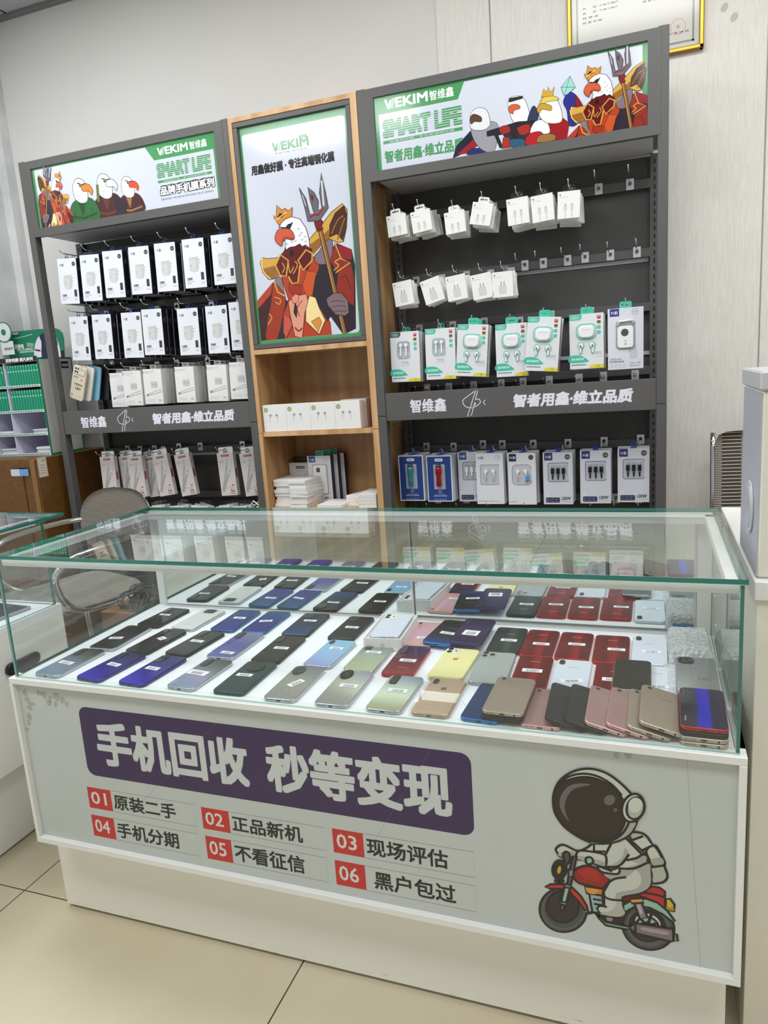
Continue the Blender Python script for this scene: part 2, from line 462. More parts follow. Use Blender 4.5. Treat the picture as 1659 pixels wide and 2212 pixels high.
# ================================================================ CERTIFICATE
def certificate():
    e = empty('certificate_frame', (1.3, YB - .012, 2.2), 'gold-framed business licence hanging on the panelled wall above the right rack', 'certificate')
    x0, x1, z0, z1 = -.203, .21, -.012, .40
    g = G()
    GOLD = pm('gold_moulding', (190, 150, 60), 0.3, 0.8)
    for (a, b, c, d) in ((x0, x1, z0, z0 + .014), (x0, x1, z1 - .014, z1), (x0, x0 + .014, z0, z1), (x1 - .014, x1, z0, z1)):
        g.box(a, b, -.02, 0, c, d, GOLD, .003)
    g.build('frame', e)
    g = G(); g.box(x0 + .013, x1 - .013, -.008, -.002, z0 + .013, z1 - .013, P((214, 212, 204), 1))
    g.frame((0, -.008, 0), gloss=1)
    for (a, b, c, d) in ((x0 + .028, z0 + .028, x0 + .034, z1 - .03), (x1 - .034, z0 + .028, x1 - .028, z1 - .03), (x0 + .028, z0 + .028, x1 - .028, z0 + .034)):
        g.rect(a, b, c, d, (150, 150, 140)); g.lay = 1
    T = [('统一社会信用代码', -.155, .205, .055), ('名      称  个体工商户', -.155, .172, .11), ('类      型  个体工商户', -.155, .158, .11),
         ('经 营 者', -.155, .144, .05), ('经 营 范 围', -.155, .13, .06), ('组 成 形 式   个人经营', .03, .182, .11), ('注 册 日 期   2024年01月09日', .03, .168, .13),
         ('经 营 场 所', .03, .154, .055), ('年 01 月 09 日', .09, .045, .075)]
    for (t, x, z, w) in T:
        g.lay = 2; g.text(t, x, z, w=w, h=.0062, col=(44, 42, 40), bold=.02)
    g.lay = 2; g.text('营业执照', -.08, .226, w=.25, h=.045, col=pm('gold_ink', (205, 165, 50), .4, .4), bold=.03)
    g.lay = 2; g.stroke(ell(.135, .065, .022, .022, 0, 20) + [(.157, .065)], (222, 160, 155), .0022)
    star = [(.135 + (.008 if k % 2 == 0 else .0035) * sin(pi * k / 5), .065 + (.008 if k % 2 == 0 else .0035) * cos(pi * k / 5)) for k in range(10)]
    g.lay = 2; g.poly(star, (222, 150, 148))
    g.build('licence_sheet', e)
certificate()

# ================================================================ DRAWINGS
K = (38, 34, 32)
def king(g, T):
    """crowned eagle in red and gold armour; T maps drawing units to the face"""
    def po(pts, col, sm=False, o=True, w=5): g.poly([T(p) for p in (smooth(pts) if sm else pts)], col, line=K if o else None, lw=w * T.s)
    def st(pts, col=K, w=5, sm=False): g.stroke([T(p) for p in (smooth(pts, False) if sm else pts)], col, w * T.s)
    GO, GD, RD, OR = (206, 160, 68), (150, 98, 38), (96, 18, 22), (176, 62, 32)
    po([(945, 1320), (1065, 1370), (1092, 1500), (1100, 2020), (1000, 2070), (880, 1900), (760, 1700), (800, 1450)], (44, 32, 42))
    po([(945, 1315), (1068, 1368), (1070, 1455), (985, 1440)], (140, 26, 36), o=False)
    po([(418, 1640), (268, 1820), (285, 2050), (300, 2118), (420, 2118), (480, 1850)], (60, 22, 30))
    po([(418, 1640), (268, 1820), (275, 1880), (400, 1740)], (178, 60, 34), o=False)
    po([(480, 1480), (800, 1420), (795, 1580), (745, 1740), (790, 1810), (890, 1970), (905, 2085), (600, 2100), (455, 2112), (500, 1900), (545, 1780), (500, 1640)], OR)
    po([(700, 1545), (790, 1560), (745, 1745), (690, 1760), (660, 1660)], (196, 82, 36))
    po([(770, 1590), (830, 1450), (890, 1530), (935, 1750), (905, 1900), (870, 1960), (745, 1740)], (44, 36, 48))
    po([(550, 1650), (655, 1665), (650, 1735), (590, 1748), (548, 1705)], (160, 44, 26))
    po([(500, 1760), (548, 1800), (505, 1900), (500, 2000), (520, 2110), (450, 2112), (480, 1900)], (46, 34, 44), o=False)
    po([(440, 1590), (490, 1600), (520, 1745), (430, 1640)], (134, 114, 118))
    po([(425, 1640), (520, 1755), (505, 1900), (450, 2112), (362, 2112), (375, 1950), (398, 1830), (412, 1720)], (156, 50, 28), sm=True)
    st([(428, 1630), (458, 1720), (520, 1752)], GO, 12)
    st([(430, 1760), (480, 1780), (470, 1820), (440, 1800)], GO, 8, True)
    st([(385, 1900), (410, 1930), (375, 1990)], GO, 8, True)
    po([(800, 1380), (870, 1280), (910, 1310), (905, 1420), (880, 1480), (790, 1490), (760, 1430)], (126, 108, 114), sm=True)
    po([(930, 1310), (985, 1450), (1060, 1470), (1088, 1600), (1088, 1830), (1020, 1800), (935, 1720), (955, 1560), (888, 1470)], (140, 42, 30))
    st([(930, 1320), (980, 1445), (1055, 1475), (935, 1560)], GO, 10)
    st([(920, 1540), (960, 1500), (930, 1470), (975, 1440)], GO, 9, True)
    st([(985, 1620), (1010, 1580), (1040, 1640), (1060, 1700)], (96, 26, 24), 8, True)
    po([(480, 1430), (380, 1445), (330, 1435), (312, 1480), (335, 1560), (385, 1617), (420, 1612), (478, 1580), (440, 1500)], GO)
    po([(330, 1530), (440, 1500), (470, 1575), (420, 1610), (385, 1612)], GD, o=False)
    st([(330, 1437), (325, 1500), (350, 1565), (400, 1612)], (236, 205, 120), 9, True)
    po([(712, 1290), (800, 1190), (900, 1060), (990, 990), (1030, 1040), (1026, 1180), (1000, 1305), (950, 1310), (880, 1280), (810, 1340), (745, 1420)], GO)
    po([(720, 1330), (820, 1260), (880, 1200), (885, 1275), (810, 1335), (745, 1410)], GD, o=False)
    po([(1005, 1005), (1026, 1080), (1018, 1200), (995, 1300), (945, 1240), (885, 1270), (885, 1170), (930, 1070)], (70, 40, 28))
    st([(900, 1240), (950, 1130), (1000, 1090)], GD, 10, True); st([(950, 1290), (985, 1180), (1010, 1110)], GD, 10, True)
    po([(510, 1385), (525, 1340), (650, 1325), (740, 1365), (742, 1450), (700, 1540), (625, 1500), (628, 1640), (590, 1650), (545, 1590), (468, 1580), (448, 1500), (470, 1430)], RD)
    for L in ([(480, 1412), (440, 1500), (478, 1582), (528, 1588), (545, 1460), (480, 1412)], [(545, 1590), (578, 1650), (625, 1640), (642, 1500)],
              [(625, 1460), (690, 1372), (742, 1400), (740, 1462), (668, 1538), (625, 1460)]): st(L, GO, 13)
    for L in ([(495, 1480), (515, 1520), (495, 1560)], [(545, 1480), (560, 1560), (590, 1510)], [(600, 1465), (620, 1500), (585, 1570)]): st(L, GO, 8, True)
    po(ell(573, 1400, 18, 26), (30, 16, 18))
    # hips
    po([(690, 1840), (720, 1750), (770, 1765), (800, 1850), (850, 1950), (800, 2065), (690, 1960)], (240, 216, 154))
    po([(735, 1960), (800, 1925), (820, 1965), (795, 2050)], (212, 140, 70))
    po([(545, 1800), (600, 1755), (690, 1735), (708, 1790), (680, 1900), (662, 2095), (600, 2085), (560, 1900)], (222, 150, 126))
    po([(600, 1800), (622, 1850), (612, 1935), (590, 1885)], (40, 34, 44))
    st([(660, 1790), (620, 1850), (640, 1920)], (150, 60, 40), 8, True); st([(600, 2010), (630, 2040), (660, 2015)], (150, 40, 30), 14, True)
    po([(572, 1765), (600, 1735), (635, 1745), (625, 1805), (585, 1815)], (226, 140, 110))
    po([(508, 1905), (560, 1930), (580, 1990), (530, 2098), (503, 2050)], (196, 84, 66))
    # spear staff and fork
    st([(808, 1205), (1012, 2060)], K, 40); st([(808, 1205), (1012, 2060)], (140, 92, 44), 30); st([(802, 1205), (1004, 2060)], (188, 140, 74), 8)
    po([(762, 1140), (800, 1118), (828, 1140), (820, 1180), (832, 1200), (790, 1220), (770, 1180)], (120, 30, 32), sm=True)
    po([(635, 862), (690, 950), (722, 1078), (758, 1075), (725, 960), (706, 855), (758, 900), (793, 970), (790, 1045), (822, 1030), (802, 900), (815, 737), (852, 900), (875, 1025), (800, 1132), (705, 1137), (688, 1050)], (104, 102, 110))
    st([(820, 800), (830, 930), (838, 1010)], (200, 200, 206), 16); st([(660, 920), (690, 1010)], (190, 190, 196), 8)
    st([(720, 1110), (760, 1080), (790, 1085), (835, 1030)], (150, 30, 32), 12, True)
    po([(735, 915), (752, 930), (748, 975), (732, 945)], (150, 30, 32))
    # head
    po([(470, 1190), (500, 1120), (570, 1098), (640, 1118), (690, 1190), (715, 1280), (722, 1352), (690, 1330), (660, 1345), (640, 1322), (600, 1345), (560, 1350), (525, 1372), (520, 1290), (475, 1240)], (236, 236, 240))
    for (x, y) in ((630, 1200), (655, 1235), (685, 1265), (660, 1290), (690, 1215 + 90), (535, 1325), (575, 1310), (605, 1300), (640, 1255)): st([(x - 9, y - 8), (x, y + 6), (x + 9, y - 8)], (90, 90, 96), 4)
    po([(440, 1250), (462, 1208), (520, 1195), (572, 1212), (598, 1268), (578, 1292), (530, 1282), (500, 1305), (490, 1342), (455, 1318), (436, 1285)], (204, 88, 58), sm=True)
    st([(498, 1305), (515, 1272), (590, 1280)], (110, 40, 28), 6, True)
    po([(520, 1190), (545, 1162), (580, 1152), (560, 1198)], K)
    st([(468, 1186), (528, 1192), (582, 1146)], K, 9)
    po([(470, 1170), (432, 1112), (420, 1088), (446, 1102), (450, 1003), (492, 1045), (520, 1030), (545, 1052), (580, 1018), (575, 1098), (520, 1120)], (206, 136, 52))
    po([(455, 1105), (475, 1072), (520, 1080), (490, 1105)], (50, 32, 26)); st([(440, 1130), (530, 1062)], (236, 205, 120), 8)
    po([(858, 1775), (920, 1727), (985, 1728), (1038, 1790), (1046, 1890), (1015, 1916), (935, 1906), (900, 1862), (872, 1830)], (124, 102, 106))
    for L in ([(900, 1800), (960, 1790), (1010, 1800)], [(905, 1842), (970, 1832), (1020, 1840)], [(915, 1885), (975, 1874), (1030, 1875)]): st(L, K, 4, True)

def bird(g, x, z, s, flip, robe, robe2, beak=(200, 90, 50), head=(232, 232, 234), extra=None):
    """small generic eagle bust, x = middle of the neck, z = bottom of the bust, s = height"""
    f = -1 if flip else 1
    T = lambda p: (x + f * p[0] * s, z + p[1] * s)
    po = lambda pts, c, sm=True: g.poly([T(p) for p in (smooth(pts) if sm else pts)], c, line=K, lw=.012 * s)
    po([(-.42, 0), (-.46, .25), (-.30, .48), (0, .55), (.30, .46), (.42, .25), (.40, 0)], robe)
    po([(-.12, .52), (.02, .12), (.14, .5)], robe2, False)
    g.stroke([T(p) for p in ((-.28, 0), (-.25, .28))], K, .012 * s); g.stroke([T(p) for p in ((.28, 0), (.26, .28))], K, .012 * s)
    g.stroke([T(p) for p in ((-.40, .14), (0, .07), (.4, .16))], robe2, .05 * s)
    po([(-.16, .46), (-.20, .72), (-.12, .92), (.06, 1.0), (.2, .9), (.24, .7), (.18, .52), (.02, .42)], head)
    po([(-.10, .84), (-.26, .82), (-.36, .68), (-.31, .56), (-.24, .66), (-.08, .68), (-.02, .76)], beak)
    g.poly([T(p) for p in ((-.06, .80), (.04, .86), (.02, .79))], K)
    g.stroke([T(p) for p in ((-.16, .85), (-.04, .84), (.08, .9))], K, .025 * s)
    for (a, b) in ((.1, .7), (.14, .6), (.06, .58), (.1, .5)): g.stroke([T((a - .02, b + .02)), T((a, b)), T((a + .02, b + .02))], (110, 110, 116), .01 * s)

class Aff:
    def __init__(s, fn, sc): s.fn = fn; s.s = sc
    def __call__(s, p): return s.fn(p)

GREEN = (74, 148, 92)
PAPER = (204, 208, 220)
def wordmark(g, x, z, w, col, bg):
    """brand word: a W with hatched half followed by plain capitals"""
    h = w * .2
    X = lambda a, b: (x + a * w, z + b * h)
    g.poly([X(0, 1), X(.055, 1), X(.085, .42), X(.115, 0), X(.07, 0)], col)
    g.poly([X(.085, .3), X(.115, 0), X(.16, .85), X(.125, .85)], col)
    for k in range(4):
        a = .115 + .024 * k
        g.stroke([X(a, .02), X(a + .07, .98)], col, .009 * w)
    g.lay = max(g.lay, 3)
    g.text('EKIM', x + .255 * w, z, w=.745 * w, h=h * 1.0, col=col, bold=.03)
def smartlife(g, x, z, w, h, bg):
    g.text('SMART LIFE', x, z, w=w, h=h, col=GREEN, bold=.075)
    for k in range(1, 8):
        zz = z + h * k / 8
        g.lay += 0; g.rect(x - .002, zz - h * .016, x + w + .002, zz + h * .016, bg); g.lay -= 1
    g.lay += 1

# ================================================================ WALL RACKS
YR = 1.246
def light_box(parent, x0, x1, art):
    z0, z1, yb = 1.875, 2.152, 1.50
    g = G()
    px0, px1, pz0, pz1 = x0 + .035, x1 - .035, 1.905, 2.124
    for (a, b, c, d) in ((x0, x1, z0, pz0), (x0, x1, pz1, z1), (x0, px0, pz0, pz1), (px1, x1, pz0, pz1)):
        g.box(a, b, YR, YR + .02, c, d, GREY)
    g.box(x0, x1, YR + .02, yb, z0 + .02, z1, GREY)
    g.box(x0 + .02, x1 - .02, YR + .03, yb, z0 + .008, z0 + .02, pm('light_box_base', (185, 185, 188), .5))
    hb = g.build('light_box', parent)
    g = G(); g.box(px0, px1, YR + .006, YR + .012, pz0, pz1, P(PAPER, 1))
    g.frame((0, YR + .006, 0), clip=(px0, pz0, px1, pz1), gloss=1)
    art(g, px0, px1, pz0, pz1)
    g.build('poster', hb)
def art_left(g, x0, x1, z0, z1):
    g.rect(x0, z0, x0 + .012, z1, GREEN); g.rect(x1 - .012, z0, x1, z1, GREEN); g.rect(x0, z1 - .006, x1, z1, GREEN)
    g.poly([(x1, z1), (x1 - .30, z1), (x1 - .262, z1 - .055), (x1, z1 - .055)], GREEN)
    lay = g.lay
    wordmark(g, x1 - .245, z1 - .042, .13, (235, 240, 238), GREEN)
    g.text('智维鑫', x1 - .108, z1 - .043, w=.072, h=.027, col=(235, 240, 238), bold=.02)
    smartlife(g, x1 - .257, z1 - .118, .23, .05, PAPER)
    g.lay = lay; g.rect(x1 - .257, z1 - .134, x1 - .027, z1 - .125, GREEN)
    g.text('用鑫做好膜 · 专注高端钢化膜', x1 - .235, z1 - .132, w=.19, h=.005, col=PAPER)
    g.lay = lay
    g.text('品牌手机膜系列', x1 - .253, z1 - .18, w=.234, h=.038, col=(14, 14, 16), bold=.15)
    g.text('品牌手机膜系列', x1 - .250, z1 - .177, w=.228, h=.030, col=(240, 240, 244), bold=.035)
    g.lay = lay; g.text('BRAND MOBILE PHONE FILM SERIES', x1 - .25, z1 - .194, w=.222, h=.007, col=(40, 40, 44), bold=.01)
    for (x, s, rb, r2, bk, fl) in ((-.462, .13, (70, 26, 30), (150, 110, 70), (214, 74, 34), True), (-.565, .155, (66, 24, 24), (98, 46, 30), (212, 214, 222), True), (-.68, .155, (36, 100, 44), (22, 66, 30), (216, 128, 40), True)):
        bird(g, x, z0, s, fl, rb, r2, bk)
    g.poly([(-.525, z0), (-.535, z0 + .075), (-.48, z0 + .045), (-.485, z0)], (38, 30, 40))
    g.stroke([(-.605, z0 + .06), (-.60, z0 + .12)], (90, 110, 50), .012)
    sc = .000192; kx = x0 + .10
    king(g, Aff(lambda p: (kx - (p[0] - 640) * sc, z0 + (2000 - p[1]) * sc), sc))
def art_right(g, x0, x1, z0, z1):
    g.rect(x0, z0, x0 + .014, z1, GREEN); g.rect(x1 - .014, z0, x1, z1, GREEN); g.rect(x0, z1 - .006, x1, z1, GREEN)
    g.poly([(x0, z1), (x0 + .30, z1), (x0 + .275, z1 - .052), (x0 + .0, z1 - .052)], GREEN)
    lay = g.lay
    wordmark(g, x0 + .035, z1 - .04, .145, (235, 240, 238), GREEN)
    g.text('智维鑫', x0 + .185, z1 - .041, w=.078, h=.029, col=(235, 240, 238), bold=.02)
    smartlife(g, x0 + .024, z1 - .125, .262, .055, PAPER)
    g.lay = lay; g.rect(x0 + .024, z1 - .142, x0 + .286, z1 - .132, GREEN)
    g.text('用鑫做好膜 · 专注高端钢化膜', x0 + .045, z1 - .14, w=.215, h=.006, col=PAPER)
    g.lay = lay; g.text('智者用鑫·维立品质', x0 + .026, z1 - .20, w=.262, h=.038, col=GREEN, bold=.035)
    X = lambda u, v: tuple(at(970 + u * .26522, 80 + v * .26522, y=YR + .006)[[0, 2]])
    def po(pts, c, sm=False): g.poly([X(*p) for p in (smooth(pts) if sm else pts)], c, line=K, lw=.0012)
    # left figure with cape
    po([(30, 990), (60, 890), (180, 760), (240, 790), (200, 900), (90, 960)], (34, 36, 60))
    po([(60, 960), (200, 830), (260, 870), (130, 950)], (150, 34, 40))
    po([(150, 960), (180, 910), (260, 900), (330, 840), (340, 930)], (40, 48, 100), True)
    po([(180, 740), (300, 690), (400, 720), (370, 930), (300, 935), (220, 870)], (150, 150, 158), True)
    po([(172, 730), (180, 620), (240, 575), (310, 600), (335, 700), (300, 750), (220, 760)], (222, 222, 224), True)
    po([(172, 660), (200, 628), (260, 650), (262, 690), (210, 690), (180, 710)], (92, 66, 50), True)
    # second figure with goggles
    po([(500, 640), (480, 520), (540, 480), (610, 500), (655, 620), (640, 700), (540, 700)], (230, 230, 232), True)
    po([(655, 620), (690, 560), (730, 620), (710, 690), (640, 700)], (52, 58, 84), True)
    po([(484, 600), (500, 555), (560, 550), (580, 580), (530, 600), (520, 628)], (206, 92, 62), True)
    po([(486, 530), (490, 500), (600, 480), (600, 500), (500, 530)], (50, 46, 56))
    po([(520, 900), (440, 800), (560, 700), (700, 700), (690, 880)], (52, 48, 60))
    po([(450, 880), (470, 840), (600, 830), (620, 885), (540, 900)], (44, 90, 112), True)
    po([(305, 770), (560, 690), (700, 680), (700, 720), (560, 770), (560, 830), (520, 830), (500, 780), (400, 800), (440, 900), (415, 905), (370, 800), (310, 810)], (40, 40, 46))
    po([(410, 740), (480, 720), (500, 770), (430, 790)], (150, 48, 40), True); po([(555, 740), (650, 710), (660, 770), (590, 800)], (160, 50, 40), True)
    po([(440, 820), (490, 815), (500, 900), (430, 910)], (160, 52, 42))
    # crowned red figure
    po([(620, 880), (660, 740), (760, 650), (900, 640), (980, 700), (960, 830), (860, 840), (700, 860)], (150, 28, 36))
    po([(660, 780), (700, 690), (790, 680), (820, 780), (720, 790)], (232, 232, 234), True)
    po([(630, 880), (640, 800), (740, 770), (790, 830), (780, 855)], (176, 34, 42), True)
    po([(735, 640), (735, 540), (780, 490), (860, 490), (910, 580), (915, 690), (800, 700)], (234, 232, 226), True)
    po([(745, 545), (770, 490), (850, 480), (895, 510), (800, 530)], (214, 192, 84), True)
    po([(715, 590), (750, 540), (830, 560), (830, 600), (760, 590), (735, 625)], (190, 150, 54), True)
    po([(750, 492), (772, 420), (795, 450), (808, 405), (826, 450), (858, 405), (845, 480)], (198, 160, 60))
    po([(720, 860), (740, 800), (850, 790), (860, 840)], (150, 110, 60), True)
    # raised glove with crystal
    po([(930, 530), (970, 450), (1030, 470), (1080, 560), (1050, 700), (980, 720), (960, 600)], (44, 48, 130), True)
    po([(1030, 480), (1080, 540), (1100, 600), (1040, 620)], (130, 30, 44), True)
    po([(912, 410), (985, 318), (1028, 410), (962, 470), (935, 475)], (150, 206, 196))
    g.stroke([X(912, 410), X(1028, 410)], K, .001); g.stroke([X(985, 318), X(960, 410), X(940, 472)], K, .001)
    def kt(p):
        w = at(480 + p[0] * .26225, 180 + p[1] * .26225, y=YR)
        return w
    sc = .000335 * .62
    cx, cz = X(1190, 400)
    a0 = at(480 + 540 * .26225, 180 + 1230 * .26225, y=YR)
    def T(p):
        w = at(480 + p[0] * .26225, 180 + p[1] * .26225, y=YR)
        return (cx + (w[0] - a0[0]) * .62, cz + (w[2] - a0[2]) * .62)
    king(g, Aff(T, .26225 / 612 * .62))

STEMG = pm('printed_white', (226, 226, 236), .5)
def sign_art(g, x0, x1, zc, reg=True):
    w = x1 - x0
    g.text('智维鑫', x0 + .135 * w * .75, zc - .024, w=.145 * w, h=.046, col=STEMG, bold=.025)
    lx = x0 + .33 * w; lay = g.lay
    Q = lambda a, b: (lx + a * .001, zc + b * .001)
    g.stroke([Q(30, 42), Q(-2, -44), Q(12, -40), Q(36, 40), Q(22, 36), Q(-6, 18)], STEMG, .0024)
    g.lay = lay; g.stroke([Q(-4, 20), Q(-16, 8), Q(-8, -10), Q(14, -16), Q(34, -8), Q(44, 2), Q(38, 12), Q(26, 8), Q(26, -6), Q(18, -8)], STEMG, .0024, sm=True)
    g.lay = lay; g.stroke([Q(60, 8), Q(54, 0), Q(60, -8)], STEMG, .0024, sm=True)
    g.lay = lay; g.text('智者用鑫·维立品质', x0 + .50 * w, zc - .022, w=.42 * w, h=.044, col=STEMG, bold=.045, shear=.12)

def side_rack(name, x0, x1, label, art, zrails, zhook, woodside):
    e = empty(name, ((x0 + x1) / 2, 1.37, 0), label, 'display rack')
    inv = ((x0 + x1) / 2, 1.37, 0)
    B = lambda n, *a, **k: boxobj(n, *a, parent=e, off=inv, **k)
    for x in (x0, x1 - .03):
        B('post', x, x + .03, YR + .0, YR + .035, 0, 1.11, GREY, bev=.001); B('post', x + .0005, x + .0295, YR + .001, YR + .034, 1.112, 2.155, GREY, bev=.001)
    before = set(COL.objects)
    light_box(e, x0 + .022, x1 - .022, art)
    for o in set(COL.objects) - before:
        if o.parent == e: o.location = (-inv[0], -inv[1], 0)
    B('back_panel', x0 + .03, x1 - .03, 1.50, 1.51, .12, 1.88, GREYD)
    for x in (x0 + .022, x1 - .05):
        g = G(); g.box(x - inv[0], x + .028 - inv[0], 1.475 - inv[1], 1.50 - inv[1], .1, 1.88, GREY)
        zz = .15
        while zz < 1.86:
            g.box(x + .011 - inv[0], x + .016 - inv[0], 1.4745 - inv[1], 1.476 - inv[1], zz, zz + .014, BLACK); zz += .025
        g.build('slotted_upright', e)
    for z in zrails: B('rail', x0 + .05, x1 - .05, 1.474, 1.486, z - .014, z + .014, GREY, bev=.001)
    g = G(); g.box(x0 + .03 - inv[0], x1 - .03 - inv[0], YR + .004 - inv[1], YR + .02 - inv[1], 1.094, 1.189, pm('sign_grey', (88, 86, 85), .45), .001)
    g.box(x0 + .03 - inv[0], x1 - .03 - inv[0], YR + .02 - inv[1], 1.50 - inv[1], 1.094, 1.10, GREY)
    g.frame((0, YR + .004 - inv[1], 0)); sign_art(g, x0 + .03 - inv[0], x1 - .03 - inv[0], 1.142); g.build('sign_band', e)
    B('base_panel', x0 + .03, x1 - .03, YR + .02, 1.50, .1, .12, GREY)
    return e
RAILS = (1.795, 1.585, 1.415, 1.205, .967, .79)
side_rack('wall_rack', -.960, -.016, 'grey metal wall rack left of the oak shelf with eagle banner on top', art_left, (1.83, 1.60, 1.385, .995, .80), None, False)
side_rack('wall_rack', .464, 1.404, 'grey metal wall rack right of the oak shelf under the framed licence', art_right, (1.795, 1.585, 1.415, 1.21, .967, .78), None, True)
rk = [o for o in COL.objects if o.name.startswith('wall_rack') and o.parent is None]
STRIPM = pm('shelf_strip', (190, 190, 200), .4)
for (r_, zz, a, b) in ((1, 1.563, .9, 1.35), (1, 1.265, .86, 1.37), (0, .970, -.70, -.06)):
    o_ = rk[r_].location; boxobj('light_strip', a, b, 1.494, 1.4999, zz - .004, zz + .008, STRIPM, rk[r_], 0, (o_[0], o_[1], 0))

def oak_unit():
    e = empty('oak_shelf_unit', (.224, 1.38, 0), 'tall oak shelf unit with framed eagle poster between the grey racks', 'shelf unit')
    O = (.224, 1.38, 0)
    def B(n, x0, x1, y0, y1, z0, z1, m, **k): return boxobj(n, x0, x1, y0, y1, z0, z1, m, parent=e, off=O, **k)
    y0, y1 = YR, 1.52
    for (a, b) in ((-.015, 0.0), (.441, .4635)):
        B('side_panel', a, b, y0, y1, 0, 1.068, WOODE); B('side_panel', a, b, y0, y1, 1.0695, 2.152, WOODE)
    B('top_panel', 0, .441, y0, y1, 2.137, 2.152, WOODE)
    B('back_board', 0, .441, 1.505, 1.52, .05, 2.137, WOOD)
    for z in (1.355, 1.055, .765, .40, .05): B('shelf', 0, .441, y0 + (0 if z > 1.3 else .006), 1.505, z, z + .017, WOODE)
    B('inner_lining', 0.0, .0015, y0 + .004, 1.505, .78, 1.37, WOOD); B('inner_lining', .4395, .441, y0 + .004, 1.505, .78, 1.37, WOOD)
    # poster in grey frame
    g = G()
    X0, X1, Z0, Z1 = 0.001, .440, 1.374, 2.136
    w = .017
    for (a, b, c, d) in ((X0, X1, Z0, Z0 + w), (X0, X1, Z1 - w, Z1), (X0, X0 + w, Z0 + w, Z1 - w), (X1 - w, X1, Z0 + w, Z1 - w)):
        g.box(a - O[0], b - O[0], y0 + .001 - O[1], y0 + .02 - O[1], c, d, GREY, .0015)
    pf = g.build('poster_frame', e)
    g = G(); a, b, c, d = X0 + w - O[0], X1 - w - O[0], Z0 + w, Z1 - w
    g.box(a, b, y0 + .012 - O[1], y0 + .016 - O[1], c, d, P(GREEN, 1))
    g.frame((0, y0 + .012 - O[1], 0), clip=(a, c, b, d), gloss=1)
    g.poly(rrect(b - a - .018, d - c - .035, .012, 4, (a + b) / 2, (c + d) / 2 - .006), PAPER)
    g.cliprect = (a + .009, c + .012, b - .009, d)
    T = Aff(lambda p: tuple(np.array(at(480 + p[0] * .26225, 180 + p[1] * .26225, y=YR + .012))[[0, 2]] - np.array((O[0], 0))), .26225 / 600)
    lay = g.lay
    p0 = T((412, 560)); p1 = T((716, 520))
    wordmark(g, p0[0], p0[1] - .002, p1[0] - p0[0], GREEN, PAPER)
    g.text('智维鑫', p1[0] - .035, p1[1] + .03, w=.03, h=.011, col=GREEN, bold=.015)
    g.text('智 者 用 鑫   维 立 品 质', p0[0] + .01, p0[1] - .012, w=.12, h=.005, col=(160, 165, 165))
    q0 = T((245, 772)); q1 = T((928, 652))
    g.text('用鑫做好膜 · 专注高端钢化膜', q0[0], q0[1] + .003, w=q1[0] - q0[0], h=.033, col=(20, 18, 20), bold=.05)
    g.lay = lay
    king(g, T)
    g.build('poster', pf)
oak_unit()

# ================================================================ HOOKS
def hook_proto(L, name='display_hook'):
    g = G(); g.box(-.012, .012, -.0025, 0, -.017, .017, STEEL, .0008)
    g.add([(-.005, -.0025, -.004), (.005, -.0025, -.004), (.005, -.0085, 0), (-.005, -.0085, 0), (.005, -.0025, .008), (-.005, -.0025, .008)], [(0, 1, 2, 3), (3, 2, 4, 5), (0, 3, 5), (1, 4, 2)], CHROME)
    pl = g
    g2 = G(); g2.tube([(0, -.004, 0), (0, -L * .5, -.001), (0, -L + .02, -.001), (0, -L + .008, .004), (0, -L, .016)], .0018, CHROME, 6)
    return pl, g2
_hk = {}
def hook(x, z, L, label, group, y=1.474):
    key = round(L, 3)
    if key not in _hk:
        a, b = hook_proto(L)
        e = empty('display_hook', (x, y, z), label, 'hook', group)
        a.build('base_plate', e); b.build('prong', e)
        _hk[key] = e; return e
    c = copy_tree(_hk[key]); c.location = (x, y, z); prop(c, label, 'hook', group); return c
ORD = ['first', 'second', 'third', 'fourth', 'fifth', 'sixth', 'seventh', 'eighth', 'ninth', 'tenth']

